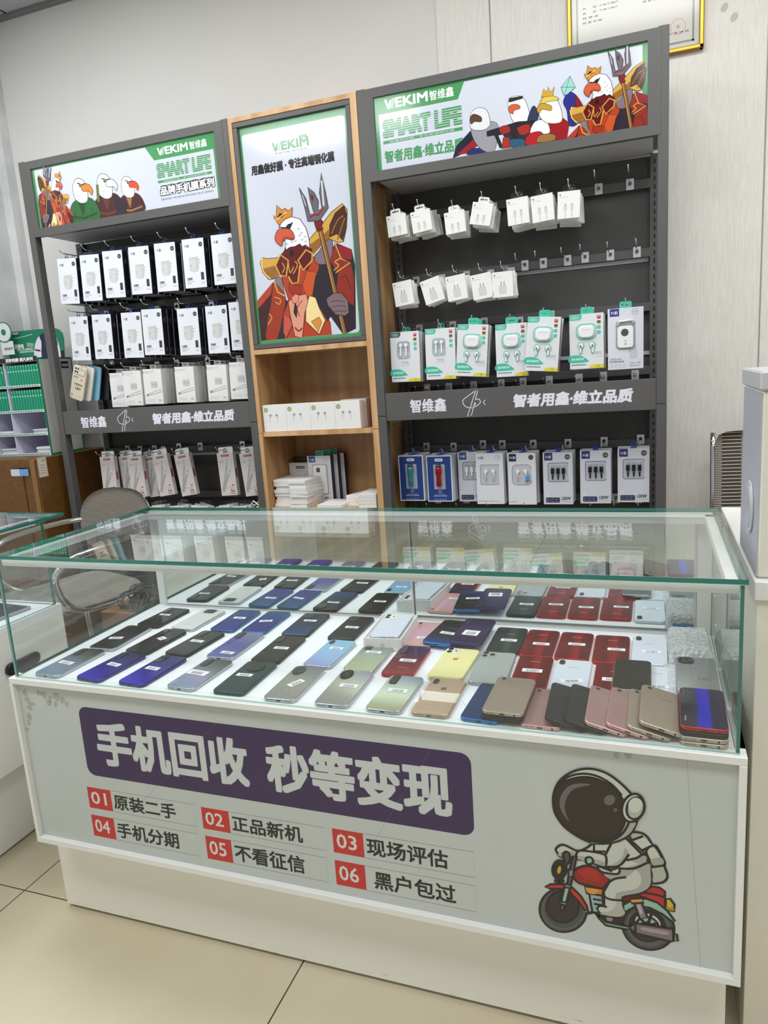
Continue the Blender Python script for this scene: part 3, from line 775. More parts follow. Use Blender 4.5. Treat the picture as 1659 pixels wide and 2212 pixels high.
# ================================================================ CARTONS
def tabpoly(w, h, z):  # hang tab outline
    return [(-w / 2, z), (w / 2, z), (w / 2, z + h * .7), (w / 2 - h * .3, z + h), (-w / 2 + h * .3, z + h), (-w / 2, z + h * .7)]
def fr(g, y=0.0, clip=None): g.frame((0, y, 0), clip=clip)
def carton_charger():      # white charger box with black sides
    w, h, d = .093, .174, .034; g = G()
    fc = P((226, 229, 236)); sd = P((26, 25, 34))
    g.box(-w / 2, w / 2, 0, .0015, -h, 0, fc); g.box(-w / 2 + .0003, w / 2 - .0003, .0015, d, -h + .0003, -.0003, sd)
    g.box(-w / 2 + .002, w / 2 - .002, .002, d - .002, -h, -h + .0002, P((60, 60, 64)))
    fr(g)
    g.text('91創', -.036, -.030, h=.011, w=.019, col=(52, 56, 84), bold=.02); g.lay = 1
    g.poly(ell(.033, -.022, .0085, .0085, 0, 18), (52, 52, 58)); g.text('100', .033, -.0245, w=.010, h=.005, col=(190, 190, 195), align='c'); g.lay = 1
    g.poly([(-.022, -.072), (-.018, -.066), (.012, -.064), (.019, -.068), (.019, -.105), (.006, -.118), (-.017, -.114), (-.021, -.108)], (196, 196, 194), sm=True)
    g.poly([(-.021, -.072), (.006, -.075), (.005, -.116), (-.018, -.112)], (206, 206, 204)); g.stroke([(-.015, -.09), (-.015, -.098)], (110, 110, 110), .0015)
    g.stroke([(.019, -.075), (.027, -.077)], (150, 150, 150), .002); g.stroke([(.019, -.085), (.025, -.088)], (150, 150, 150), .002); g.lay = 1
    g.text('全兼容', -.036, -.146, w=.023, h=.010, col=(30, 30, 34), bold=.03); g.text('Quick Charger', -.036, -.153, w=.032, h=.0045, col=(70, 70, 74)); g.text('超级快充', -.036, -.159, w=.018, h=.0035, col=(90, 90, 94)); g.lay = 1
    g.rect(.025, -.147, .038, -.120, (56, 52, 54)); g.lay = 1
    g.text('K15', .026, -.160, w=.013, h=.006, col=(80, 80, 84)); g.lay = 1
    g.frame((w / 2, 0, 0), u=(0, 1, 0), v=(0, 0, 1), n=(1, 0, 0)); g.text('91創', .010, -.05, w=.014, h=.02, col=(120, 120, 150)); g.rect(.010, -.16, .022, -.147, (70, 72, 80))
    return g
def carton_kit():          # white charging kit box
    w, h, d = .088, .138, .03; g = G(); g.box(-w / 2, w / 2, 0, d, -h, 0, CARD, .0006); fr(g)
    g.rect(-w / 2, -.018, -w / 2 + .003, -.004, (190, 40, 40)); g.lay = 1
    g.text('全兼容快充套装 Max 200W', -.038, -.013, w=.045, h=.0038, col=(80, 80, 84)); g.text('Fast Charging 30W', -.038, -.019, w=.026, h=.003, col=(120, 120, 124)); g.lay = 1
    g.poly(rrect(.032, .026, .004, 3, .006, -.062), (200, 198, 198)); g.poly(rrect(.009, .015, .002, 3, .016, -.062), (186, 184, 184)); g.text('91創', -.004, -.064, h=.005, col=(110, 100, 100)); g.lay = 1
    g.stroke([(-.03, -.100), (.0, -.090), (.04, -.080)], (170, 170, 172), .0028); g.stroke([(-.03, -.104), (.01, -.096), (.042, -.089)], (160, 160, 162), .0028)
    g.stroke([(-.034, -.101), (-.024, -.098)], (70, 70, 70), .003); g.stroke([(-.034, -.106), (-.024, -.102)], (70, 70, 70), .003); g.lay = 1
    for k in range(3): g.stroke(rrect(.008, .008, .002, 2, -.028 + .013 * k, -.123) + [(-.024 + .013 * k, -.121)], (110, 110, 114), .0007); g.lay = 1
    g.text('1.2m', .022, -.126, w=.012, h=.006, col=(70, 70, 70), bold=.02)
    return g
def carton_cable(kindx=0):  # slim cable box, white tab
    w, h, d = .074, .172, .022; g = G(); g.box(-w / 2, w / 2, 0, d, -h, 0, pm('cable_card', (214, 209, 206), .5), .0005)
    g.frame((0, .011, 0)); g.add([(-w / 2 + .004, .010, 0), (w / 2 - .004, .010, 0), (w / 2 - .004, .010, .018), (w / 2 - .008, .010, .022), (-w / 2 + .008, .010, .022), (-w / 2 + .004, .010, .018)], [(0, 1, 2, 3, 4, 5)], CARD)
    g.add([(-w / 2 + .004, .011, 0), (w / 2 - .004, .011, 0), (w / 2 - .004, .011, .018), (w / 2 - .008, .011, .022), (-w / 2 + .008, .011, .022), (-w / 2 + .004, .011, .018)], [(5, 4, 3, 2, 1, 0)], CARD)
    fr(g); g.poly(rrect(.036, .008, .003, 3, 0, -.012), (168, 36, 44)); g.text('EROLOFA', 0, -.0143, w=.026, h=.0045, col=(225, 200, 200), align='c'); g.lay = 1
    g.stroke(rrect(.022, .007, .003, 3, -.020, -.035) + [(-.009, -.033)], (200, 90, 90), .0006); g.text('Type-C', -.020, -.037, w=.015, h=.004, col=(150, 40, 44), align='c'); g.lay = 1
    g.stroke([(.006, -.030), (.002, -.055), (-.012, -.100), (-.028, -.150)], (178, 174, 172), .009, sm=True); g.stroke([(.006, -.026), (.004, -.050)], (196, 193, 191), .008)
    g.stroke([(-.026, -.155), (-.010, -.120), (.008, -.085), (.015, -.072)], (170, 166, 164), .010, sm=True); g.stroke([(.008, -.086), (.018, -.068)], (202, 199, 197), .014)
    g.lay = 12; g.poly(ell(.012, -.074, .0014, .0014, 0, 8), (40, 40, 40)); g.lay = 12; g.poly(ell(.017, -.070, .0014, .0014, 0, 8), (40, 40, 40)); g.lay = 1
    for k in range(3): g.stroke(ell(.026, -.034 - .012 * k, .003, .004, 0, 8) + [(.029, -.034 - .012 * k)], (140, 136, 136), .0007); g.lay = 1
    g.rect(.016, -.133, .026, -.129, (160, 40, 46)); g.lay = 1
    g.text('data cable', -.018, -.143, w=.042, h=.006, col=(150, 146, 146)); g.text('5A', .008, -.160, w=.020, h=.013, col=(168, 36, 44), bold=.02); g.rect(.006, -.166, .030, -.1635, (168, 60, 60)); g.lay = 1
    g.frame((w / 2, 0, 0), u=(0, 1, 0), v=(0, 0, 1), n=(1, 0, 0)); g.rect(.006, -.10, .016, -.065, (168, 36, 44))
    return g
def apple(g, x, z, s, col):
    g.poly([(x + a * s, z + b * s) for a, b in smooth([(0, .30), (.22, .36), (.40, .22), (.32, .02), (.42, -.14), (.28, -.40), (.10, -.46), (0, -.42), (-.10, -.46), (-.30, -.38), (-.44, -.10), (-.40, .18), (-.22, .36)])], col)
    g.poly([(x + a * s, z + b * s) for a, b in ((.0, .40), (.05, .56), (.20, .66), (.18, .48))], col)
def pack_small(kind):      # little white accessory pack
    w, h, d = .068, {'lead': .068, 'usb': .080, 'plug': .080}[kind], .010; g = G(); g.box(-w / 2, w / 2, 0, d, -h, 0, CARD, .0008); fr(g)
    apple(g, -w / 2 + .008, -.010, .005, (40, 40, 40)); g.lay = 1
    g.text('USB-C Charge Cable' if kind != 'plug' else 'USB-C Power Adapter', -w / 2 + .005, -.019, w=.026, h=.003, col=(110, 110, 110)); g.lay = 1
    c1, c2 = (206, 204, 202), (178, 176, 174)
    if kind == 'plug':
        g.poly(rrect(.024, .028, .004, 3, 0, -.056), c1, line=c2, lw=.0005); g.rect(-.0065, -.042, -.0035, -.030, (150, 146, 140)); g.rect(.0035, -.042, .0065, -.030, (150, 146, 140))
    else:
        for sx in (-.010, .010):
            g.lay = 2; g.rect(sx - .0035, -.044, sx + .0035, -.036, (190, 188, 186)); g.rect(sx - .0042, -.056, sx + .0042, -.043, c1, line=c2, lw=.0004); g.rect(sx - .0012, -h + .003, sx + .0012, -.056, c1, line=c2, lw=.0004)
    return g
def tab_part(w, h, y, m, hole=True):
    g = G(); P0 = tabpoly(w, h, 0)
    yy = y
    # outline with a slot: build as frame pieces
    s0, s1, sw = h * .42, h * .62, w * .32
    for q in ([(-w / 2, 0), (w / 2, 0), (w / 2, s0), (-w / 2, s0)], [(-w / 2, s0), (-sw, s0), (-sw, s1), (-w / 2, s1)], [(sw, s0), (w / 2, s0), (w / 2, s1), (sw, s1)],
              [(-w / 2, s1), (w / 2, s1), (w / 2, h * .8), (w / 2 - h * .2, h), (-w / 2 + h * .2, h), (-w / 2, h * .8)]):
        n = len(q); g.add([(a, yy, b) for a, b in q] + [(a, yy + .0006, b) for a, b in q], [tuple(range(n)), tuple(range(2 * n - 1, n - 1, -1))] + [(i, i + n, (i + 1) % n + n, (i + 1) % n) for i in range(n)], m)
    return g
TEAL = (66, 186, 160)
def carton_ear(kind):       # wireless earphone box
    w, h, d = .104, .169, .018; g = G(); g.box(-w / 2, w / 2, 0, d, -h, 0, P((222, 224, 226)), .0006)
    g.box(-w / 2 - .0005, w / 2 + .0005, .004, d + .002, -h - .0005, .0005, FILM); fr(g)
    tl = TEAL if kind != 'dark' else (30, 76, 72)
    g.poly([(-w / 2, -.001), (-w / 2 + .038, -.001), (-w / 2 + .038, -.012), (-w / 2 + .032, -.018), (-w / 2, -.018)], tl)
    g.stroke(rrect(.028, .009, .0045, 3, -w / 2 + .018, -.0095) + [(-w / 2 + .032, -.0095 + .0)], (210, 235, 230), .0007); g.text('KAIBILA', -w / 2 + .018, -.012, w=.02, h=.005, col=(220, 240, 236), align='c'); g.lay = 1
    for k, c in enumerate(((170, 30, 40), (50, 44, 40), TEAL, TEAL)):
        g.poly(rrect(.011, .011, .001 if k < 2 else .003, 2, .038, -.012 - .0155 * k), c)
        if k == 1: g.rect(.0330, -.0330, .0430, -.029, (190, 150, 50))
        g.lay = 1
    g.text('JBP', .0345, -.0135, w=.007, h=.006, col=(235, 210, 210), bold=.02); g.lay = 2
    g.text('Hi-Res', .0335, -.0255, w=.009, h=.003, col=(225, 200, 120)); g.lay = 1
    for k in (2, 3): g.lay = 2; g.stroke(ell(.038, -.012 - .0155 * k, .0025, .0025, 0, 8), (170, 220, 210), .0007)
    g.lay = 1
    g.poly(smooth([(-w / 2, -.148), (-w / 2, -.128), (-w / 2 + .03, -.126), (-.004, -.136), (.004, -.148)]), TEAL); g.text('超长待机时间', -w / 2 + .005, -.142, w=.038, h=.008, col=(225, 245, 240), bold=.02); g.lay = 1
    g.poly([(.006, -h + .001), (.012, -.160), (.022, -.157), (w / 2, -.157), (w / 2, -h + .001)], (222, 206, 40)); g.text('T3' if kind == 'pro' else 'i12', .030, -h + .003, h=.007, w=.008, col=(70, 70, 40)); g.lay = 1
    g.rect(-w / 2 + .005, -.1575, -w / 2 + .05, -.155, (80, 80, 84)); g.lay = 1
    tx = (.018, -.128) if kind == 'pro' else (-.015, -.110)
    g.text('TWS', tx[0], tx[1], w=.027, h=.011, col=(170, 170, 172), bold=.02); g.text('BLUETOOTH EARPHONE', tx[0], tx[1] - .006, w=.03, h=.003, col=(180, 180, 182)); g.lay = 1
    kids = []
    if kind == 'pro':
        g.poly(rrect(.062, .048, .017, 5, 0, -.055), (176, 214, 206)); g.stroke(rrect(.062, .048, .017, 5, 0, -.055), TEAL, .0022)
        for sx in (-1, 1):
            g.poly(smooth([(sx * .018 - .011, -.096), (sx * .018, -.086), (sx * .018 + .011, -.096), (sx * .018 + .005, -.112), (sx * .018 + .004, -.122), (sx * .018 - .004, -.122), (sx * .018 - .005, -.110)]), (176, 206, 200))
            g.stroke(smooth([(sx * .018 - .011, -.096), (sx * .018, -.086), (sx * .018 + .011, -.096), (sx * .018 + .005, -.112), (sx * .018 + .004, -.122), (sx * .018 - .004, -.122), (sx * .018 - .005, -.110)]), TEAL, .0014)
        c = G(); c.prism(rrect(.048, .038, .014, 6), 0, .010, WPL, bev=.004, M=lambda p: (p[0], -p[2] - .001, p[1] - .055))
        c.box(-.014, .014, -.0113, -.0108, -.049, -.0484, P((170, 170, 170))); c.poly if 0 else None
        kids.append(('charging_case', c))
        for sx in (-1, 1):
            c = G(); c.prism(ell(sx * .018 - sx * .002, -.096, .0065, .0075, 0, 14), .001, .006, WPL, bev=.0015, M=lambda p: (p[0], -p[2], p[1])); c.prism(rrect(.005, .024, .0025, 3, sx * .018 + sx * .001, -.108), .001, .0045, WPL, M=lambda p: (p[0], -p[2], p[1]))
            c.box(sx * .018 - .0015, sx * .018 + .0015, -.0064, -.006, -.102, -.095, BLACK); kids.append(('earbud', c))
    else:
        g.poly(rrect(.046, .058, .011, 5, -.004, -.062), (170, 176, 184)); g.stroke(rrect(.046, .058, .011, 5, -.004, -.062), TEAL if kind != 'dark' else (90, 140, 132), .0016)
        g.poly(rrect(.043, .022, .009, 4, -.004, -.078), (190, 194, 202))
        for sx in (-1, 1):
            c = G(); c.prism(ell(-.004 + sx * .0095, -.046, .006, .0065, 0, 14), .001, .006, WPL, bev=.0015, M=lambda p: (p[0], -p[2], p[1])); c.prism(rrect(.0052, .036, .0026, 3, -.004 + sx * .0095, -.064), .001, .0045, WPL, M=lambda p: (p[0], -p[2], p[1])); kids.append(('earbud', c))
    return g, kids
def carton_power():
    w, h, d = .105, .186, .03; g = G(); g.box(-w / 2, w / 2, 0, d, -h, 0, P((216, 218, 226)), .0006); fr(g)
    g.rect(-w / 2 + .006, -.024, -w / 2 + .034, -.001, (50, 62, 130)); g.text('91創', -w / 2 + .010, -.018, w=.019, h=.010, col=(225, 225, 235), bold=.02); g.lay = 1
    g.stroke(ell(.028, -.014, .009, .009, 0, 16) + [(.037, -.014)], (100, 100, 106), .001); g.text('100', .028, -.017, w=.011, h=.006, col=(110, 110, 116), align='c'); g.lay = 1
    g.poly(rrect(.056, .086, .010, 5, 0, -.082), (170, 172, 178), line=(110, 110, 118), lw=.0012); g.lay = 1
    g.text('10000mAh', -w / 2 + .005, -.158, w=.036, h=.008, col=(90, 90, 94)); g.text('POWER BANK', -w / 2 + .005, -.165, w=.044, h=.006, col=(60, 60, 64), bold=.02); g.text('22.5W  V34', .012, -.171, w=.032, h=.006, col=(70, 70, 74), bold=.01); g.text('超级快充', .012, -.178, w=.03, h=.004, col=(110, 110, 114)); g.lay = 1
    g.stroke(rrect(.052, .010, .002, 2, -.022, -.175), (140, 140, 146), .0006)
    for k in range(4): g.lay = 2; g.stroke(ell(-.040 + .012 * k, -.175, .003, .003, 0, 8), (110, 110, 116), .0007)
    g.lay = 2; g.poly([(.014, -.152), (.012, -.120), (.030, -.116), (.034, -.148), (.022, -.156)], (200, 200, 204), line=(120, 120, 124), lw=.0006)
    g.stroke([(.014, -.122), (.006, -.112), (.010, -.130), (.014, -.136)], (130, 130, 134), .001, sm=True)
    c = G(); c.prism(rrect(.047, .066, .009, 5, 0, -.088), 0, .006, WPL, bev=.002, M=lambda p: (p[0], -p[2], p[1])); c.tube([(-.022, -.003, -.052), (-.018, -.005, -.040), (.02, -.005, -.038), (.022, -.003, -.05)], .003, WPL)
    c.prism(ell(-.002, -.074, .011, .011, 0, 20), .006, .0068, pm('dark_display', (70, 74, 76), .2), M=lambda p: (p[0], -p[2], p[1])); c.frame((0, -.0061, 0)); c.text('91', 0, -.103, w=.006, h=.006, col=(60, 60, 60), align='c'); c.text('創', 0, -.112, w=.006, h=.006, col=(60, 60, 60), align='c')
    return g, [('power_bank', c)]
def carton_car(col):
    w, h, d = .094, .167, .022; g = G(); g.box(-w / 2, w / 2, 0, d, -h, 0, P((216, 220, 230)), .0006); fr(g)
    g.rect(-w / 2 + .004, -h + .004, w / 2 - .004, -.004, (28, 62, 134)); g.poly(rrect(.03, .011, .005, 4, 0, -.016), (222, 226, 234)); g.text('YAN·Y', 0, -.0185, w=.018, h=.005, col=(30, 30, 60), align='c'); g.lay = 2
    g.poly(rrect(.042, .090, .003, 3, 0, -.077), (176, 180, 190)); g.lay = 2
    g.stroke(ell(0, -.130, .006, .006, 0, 14) + [(.006, -.13)], (210, 216, 230), .0008); g.text('3.1A', 0, -.132, w=.009, h=.004, col=(220, 224, 236), align='c'); g.lay = 2
    g.text('双接口汽车充电器', 0, -.142, w=.036, h=.003, col=(180, 190, 215), align='c'); g.text('SUPER CAR CHARGER', 0, -.148, w=.05, h=.004, col=(215, 220, 235), bold=.02, align='c')
    for k in range(5): g.lay = 2; g.stroke(ell(-.020 + .010 * k, -.159, .0028, .0028, 0, 8), (200, 206, 226), .0007)
    c = G(); mm = pm('charger_' + ('teal' if col[0] < 100 else 'red'), col, .25, .5)
    c.tube([(0, -.010, -.040), (0, -.010, -.046), (0, -.010, -.062), (0, -.010, -.075), (0, -.010, -.085), (0, -.010, -.105), (0, -.010, -.110)], .011, mm, 14, taper=[.85, 1, 1, .7, .82, .82, .6])
    c.tube([(0, -.010, -.032), (0, -.010, -.041)], .0095, pm('dark_cap', (60, 66, 70), .3), 14); c.tube([(0, -.010, -.109), (0, -.010, -.118)], .005, CHROME, 10, taper=[1, .4])
    return g, [('car_charger', c)]
def carton_three(dark, sq=(52, 48, 110), head=True):
    w, h, d = .098, .178, .016; g = G(); g.box(-w / 2, w / 2, 0, d, -h, 0, P((206, 209, 217)), .0006); fr(g)
    g.rect(-w / 2 + .005, -.027, -w / 2 + .032, -.001, sq); g.text('91創', -w / 2 + .009, -.020, w=.018, h=.010, col=(214, 214, 228), bold=.02); g.lay = 1
    g.poly(ell(.032, -.016, .009, .009, 0, 18), (70, 66, 74)); g.text('100', .032, -.019, w=.011, h=.006, col=(200, 196, 196), align='c'); g.lay = 1
    g.poly(rrect(.066, .064, .006, 4, .001, -.068), (184, 186, 198)); g.stroke(rrect(.066, .064, .006, 4, .001, -.068), (40, 40, 74), .0016); g.lay = 1
    g.poly(rrect(.046, .018, .003, 3, -.018, -.163), (44, 46, 84))
    for k in range(3): g.lay = 2; g.stroke(rrect(.009, .009, .001, 2, -.032 + .014 * k, -.164), (190, 192, 214), .0008)
    g.lay = 1; g.text('120W', .010, -.163, w=.030, h=.011, col=(30, 30, 36), bold=.03, shear=.2); g.text('Max Smart Charging Cable', .010, -.169, w=.032, h=.003, col=(110, 110, 116)); g.lay = 1
    g.rect(-w / 2 + .007, -.151, -w / 2 + .018, -.141, (226, 226, 226)); g.text('6-15', -w / 2 + .009, -.148, w=.007, h=.004, col=(120, 120, 120))
    kids = []
    col = BLACK if dark else WPL
    for k in range(3):
        c = G(); x = -.017 + .018 * k
        c.box(x - .004, x + .004, -.005, -.001, -.053, -.045, STEEL); c.box(x - .0055, x + .0055, -.0065, -.0005, -.072, -.053, col, .001); c.tube([(x, -.003, -.071), (x, -.003, -.092)], .0028, col, 8, taper=[1.2, .7])
        kids.append(('cable_plug', c))
    return g, kids
def carton_plainear(kind):
    w, h, d = .096, .18, .016; g = G(); g.box(-w / 2, w / 2, 0, d, -h, 0, P((222, 224, 230)), .0006); fr(g)
    if kind == 'square': g.rect(-w / 2 + .005, -.029, -w / 2 + .03, -.003, (30, 36, 70))
    g.text('91創', -w / 2 + .008, -.021, w=.019, h=.010, col=(56, 66, 110) if kind != 'square' else (214, 214, 228), bold=.02); g.lay = 1
    if kind == 'square': g.poly(ell(.032, -.016, .0085, .0085, 0, 16), (62, 58, 64))
    else: g.stroke(ell(.030, -.016, .0085, .0085, 0, 16) + [(.0385, -.016)], (120, 120, 126), .0008)
    g.text('100', .031, -.0185, w=.010, h=.005, col=(130, 130, 136), align='c'); g.lay = 1
    r = .004 if kind != 'square' else .015
    g.poly(rrect(.066, .07, r, 4, .0, -.076), (196, 198, 206)); g.stroke(rrect(.066, .07, r, 4, 0, -.076), (70, 72, 96), .0014); g.lay = 1
    g.text('豪华音质数据心片线耳机 /120cm' if kind != 'square' else '立体声耳机', -w / 2 + .006, -.172, w=.074 if kind != 'square' else .022, h=.005, col=(60, 60, 66), bold=.01)
    kids = []
    for sx in (-1, 1):
        c = G(); c.tube([(sx * .014, -.001, -.062), (sx * .012, -.006, -.062)], .0065, WPL, 12); c.tube([(sx * .014, -.004, -.062), (sx * .015, -.004, -.075), (sx * .012, -.003, -.10)], .0025, WPL, 8, taper=[1.4, 1, .5])
        kids.append(('earbud', c))
    if kind == 'square':
        c = G(); c.box(.014, .026, -.008, -.001, -.096, -.078, pm('blue_plug', (70, 150, 205), .35), .001); c.box(.016, .024, -.007, -.002, -.078, -.070, STEEL); kids.append(('plug', c))
    return g, kids

def tie_part(col):
    m_ = pm('tie_%02x%02x%02x' % col, col, .4); g = G()
    pts = [(.006 * cos(a), .004 + .002 * sin(3 * a), .008 + .009 * sin(a)) for a in [2 * pi * k / 14 for k in range(15)]]
    g.tube(pts, .0012, m_, 5, cap=False); g.tube([(-.008, .002, .002), (0, .0, .004), (.009, .004, .002)], .0013, m_, 5)
    return g

protos = {}
def make(kind):
    kids = []
    if kind == 'charger': g = carton_charger(); kids = [('hang_loop', tie_part((28, 70, 150)))]
    elif kind == 'kit': g = carton_kit(); kids = [('hang_tab', tab_part(.03, .016, .012, pm('clear_tab', (150, 150, 152), .2)))]
    elif kind == 'cable': g = carton_cable(); kids = [('hang_loop', tie_part((40, 110, 150)))]
    elif kind in ('lead', 'usb', 'plug'): g = pack_small(kind); kids = [('hang_tab', tab_part(.036, .018, .004, CARD if kind == 'lead' else FILM))]
    elif kind == 'pro': g, kids = carton_ear('pro'); kids.append(('hang_tab', tab_part(.036, .022, .008, P(TEAL))))
    elif kind in ('bud', 'dark'): g, kids = carton_ear(kind); kids.append(('hang_loop', tie_part(TEAL)))
    elif kind == 'power': g, kids = carton_power(); kids.append(('hang_tab', tab_part(.036, .02, .01, P(TEAL))))
    elif kind == 'cart': g, kids = carton_car((60, 150, 165)); kids.append(('hang_loop', tie_part((28, 60, 150))))
    elif kind == 'carr': g, kids = carton_car((170, 40, 50)); kids.append(('hang_loop', tie_part((28, 60, 150))))
    elif kind == 'three': g, kids = carton_three(True); kids.append(('hang_loop', tie_part((28, 60, 150))))
    elif kind == 'threew': g, kids = carton_three(False, (44, 80, 120)); kids.append(('hang_loop', tie_part((28, 60, 150))))
    elif kind == 'ear': g, kids = carton_plainear('plain'); kids.append(('hang_loop', tie_part((28, 60, 150))))
    elif kind == 'earsq': g, kids = carton_plainear('square'); kids.append(('hang_loop', tie_part((28, 60, 150))))
    return g, kids
CATN = {'charger': ('charger_carton', 'charger box'), 'kit': ('charging_kit_carton', 'charger box'), 'cable': ('cable_carton', 'cable box'), 'lead': ('cable_pack', 'cable pack'),
        'usb': ('cable_pack', 'cable pack'), 'plug': ('adapter_pack', 'adapter pack'), 'pro': ('earphone_carton', 'earphone box'), 'bud': ('earphone_carton', 'earphone box'),
        'dark': ('earphone_carton', 'earphone box'), 'power': ('power_bank_carton', 'power bank box'), 'cart': ('car_charger_carton', 'car charger box'), 'carr': ('car_charger_carton', 'car charger box'),
        'three': ('cable_carton', 'cable box'), 'threew': ('cable_carton', 'cable box'), 'ear': ('earphone_carton', 'earphone box'), 'earsq': ('earphone_carton', 'earphone box')}
def carton(kind, loc, tilt, label, group, rx=0, rz=0, back=False):
    nm, cat = CATN[kind]
    if kind not in protos:
        g, kids = make(kind)
        o = g.build(nm, None)
        for (n, k) in kids: k.build(n, o)
        protos[kind] = o
    elif back:
        o = protos[kind].copy(); COL.objects.link(o)
        for c_ in protos[kind].children:
            if c_.name.startswith('hang'):
                q_ = c_.copy(); COL.objects.link(q_); q_.parent = o
    else: o = copy_tree(protos[kind])
    o.location = loc; o.rotation_euler = (radians(rx), radians(tilt), radians(rz))
    prop(o, label, cat, group)
    return o
rnd = random.Random(5)
def stack(kind, xc, ztop, y0, n, dy, tilt, desc, where, group, fan=1.2, dz=0.0, jit=.002):
    o = None
    for k in range(n):
        lab = '%s, front on %s' % (desc, where) if k == 0 else '%s, %s from front on %s' % (desc, ORD[k], where)
        t = tilt if k == 0 else tilt + rnd.uniform(-fan, fan)
        carton(kind, (xc + (rnd.uniform(-jit, jit) if k else 0), y0 + dy * k, ztop - (rnd.uniform(0, dz) if k else 0)), t, lab, group, back=k > 0)

# --- right rack, row of cable packs
R1 = [(.555, 1.775, 'lead', -4), (.640, 1.777, 'lead', -6), (.755, 1.759, 'lead', -4), (.853, 1.772, 'lead', 13), (.960, 1.772, 'usb', -3), (1.036, 1.771, 'usb', -4), (1.120, 1.770, 'usb', 2)]
for i, (x, z, kd, t) in enumerate(R1):
    stack(kd, x, z, 1.30, 5, .030 if i not in (2,) else .02, t, 'white cable pack', '%s top row hook of right rack' % ORD[i], 'white cable packs on the top row of the right rack', 5, .006)
    hook(x, z + .014, .20, 'chrome hook holding the %s white cable packs, right rack top row' % ORD[i], 'hooks of the right rack top row')
for i, (u, v) in enumerate(((1203, 70), (1368, 45))):
    p = at(800 + u * .4099, 380 + v * .4099, y=1.474); hook(p[0], p[2], .20, ('empty chrome hook nearest the cable packs, right rack top row', 'empty chrome hook at the right end of the right rack top row')[i], 'hooks of the right rack top row')
R2 = [(.562, 1.560, -6), (.659, 1.558, -14), (.748, 1.560, -6), (.834, 1.556, -6), (.906, 1.555, 0)]
for i, (x, z, t) in enumerate(R2):
    stack('plug', x, z, 1.30, 3, .032, t, 'white plug adapter pack', '%s second row hook of right rack' % ORD[i], 'white adapter packs on the second row of the right rack', 7, .006)
    hook(x, z + .014, .20, 'chrome hook holding the %s adapter packs, right rack second row' % ORD[i], 'hooks of the right rack second row')
for i, (u, v) in enumerate(((815, 472), (912, 460), (1040, 445), (1132, 430), (1265, 418), (1405, 402))):
    p = at(800 + u * .4099, 380 + v * .4099, y=1.474); hook(p[0], p[2], .20, '%s empty chrome hook right of the adapter packs, second row' % ORD[i], 'hooks of the right rack second row')
R3 = [('dark', .564, 1.393, 1, 3), ('bud', .690, 1.394, 1, 2), ('pro', .805, 1.397, 5, 3), ('pro', .930, 1.389, 0, 2), ('pro', 1.037, 1.400, 5, 3), ('pro', 1.167, 1.399, 0, 3), ('power', 1.284, 1.407, 0, 1)]
dsc = {'dark': 'white earphone box with dark teal corner', 'bud': 'white earphone box with long stem buds', 'pro': 'white and teal earphone box with case window', 'power': 'grey white power bank box with blue corner'}
for i, (kd, x, z, t, n) in enumerate(R3):
    stack(kd, x + (.004 if i == 4 else 0), z, 1.29 if i != 4 else 1.266, n, .027, t, dsc[kd], '%s third row hook' % ORD[i], 'earphone boxes on the third row of the right rack', 1.2, .003)
    hook(x, z + .013, .20, 'chrome hook holding the %s box of the right rack third row' % ORD[i], 'hooks of the right rack third row')
R4 = [('cart', .546, .962, 0, 4, 'blue car charger box with teal charger'), ('carr', .651, .959, 0, 4, 'blue car charger box with red charger'), ('threew', .762, .965, 0, 3, 'grey cable box with white plugs'),
      ('ear', .833, .963, 0, 4, 'white wired earphone box'), ('earsq', .944, .961, 0, 4, 'white earphone box with blue plug'),
      ('three', 1.065, .960, 0, 4, 'grey cable box with three black plugs'), ('three', 1.187, .963, 0, 3, 'grey cable box with three black plugs'), ('three', 1.306, .967, 0, 3, 'grey cable box with three black plugs')]
for i, (kd, x, z, t, n, dd) in enumerate(R4):
    stack(kd, x, z, 1.33 if i != 2 else 1.36, n, .026, t, dd, '%s bottom row hook' % ORD[i], 'boxes on the bottom row of the right rack', 1.2, .003)
    hook(x + .02, z + .012, .17, 'chrome hook above the %s box of the right rack bottom row' % ORD[i], 'hooks of the right rack bottom row')
for i, (u, v) in enumerate(((300, 1125), (415, 1118), (545, 1110), (690, 1100), (805, 1092), (943, 1083), (1100, 1072), (1228, 1062), (1395, 1053))):
    p = at(800 + u * .4099, 380 + v * .4099, y=1.474); hook(p[0], p[2] + .002, .15, '%s empty chrome hook above the lettered band of the right rack' % ORD[i], 'empty hooks above the lettered band')
for i, x in enumerate((.60, .71, .82, .95, 1.17, 1.245, 1.32)):
    hook(x, .775, .16, '%s low chrome hook under the bottom boxes of the right rack' % ORD[i], 'low hooks of the right rack')
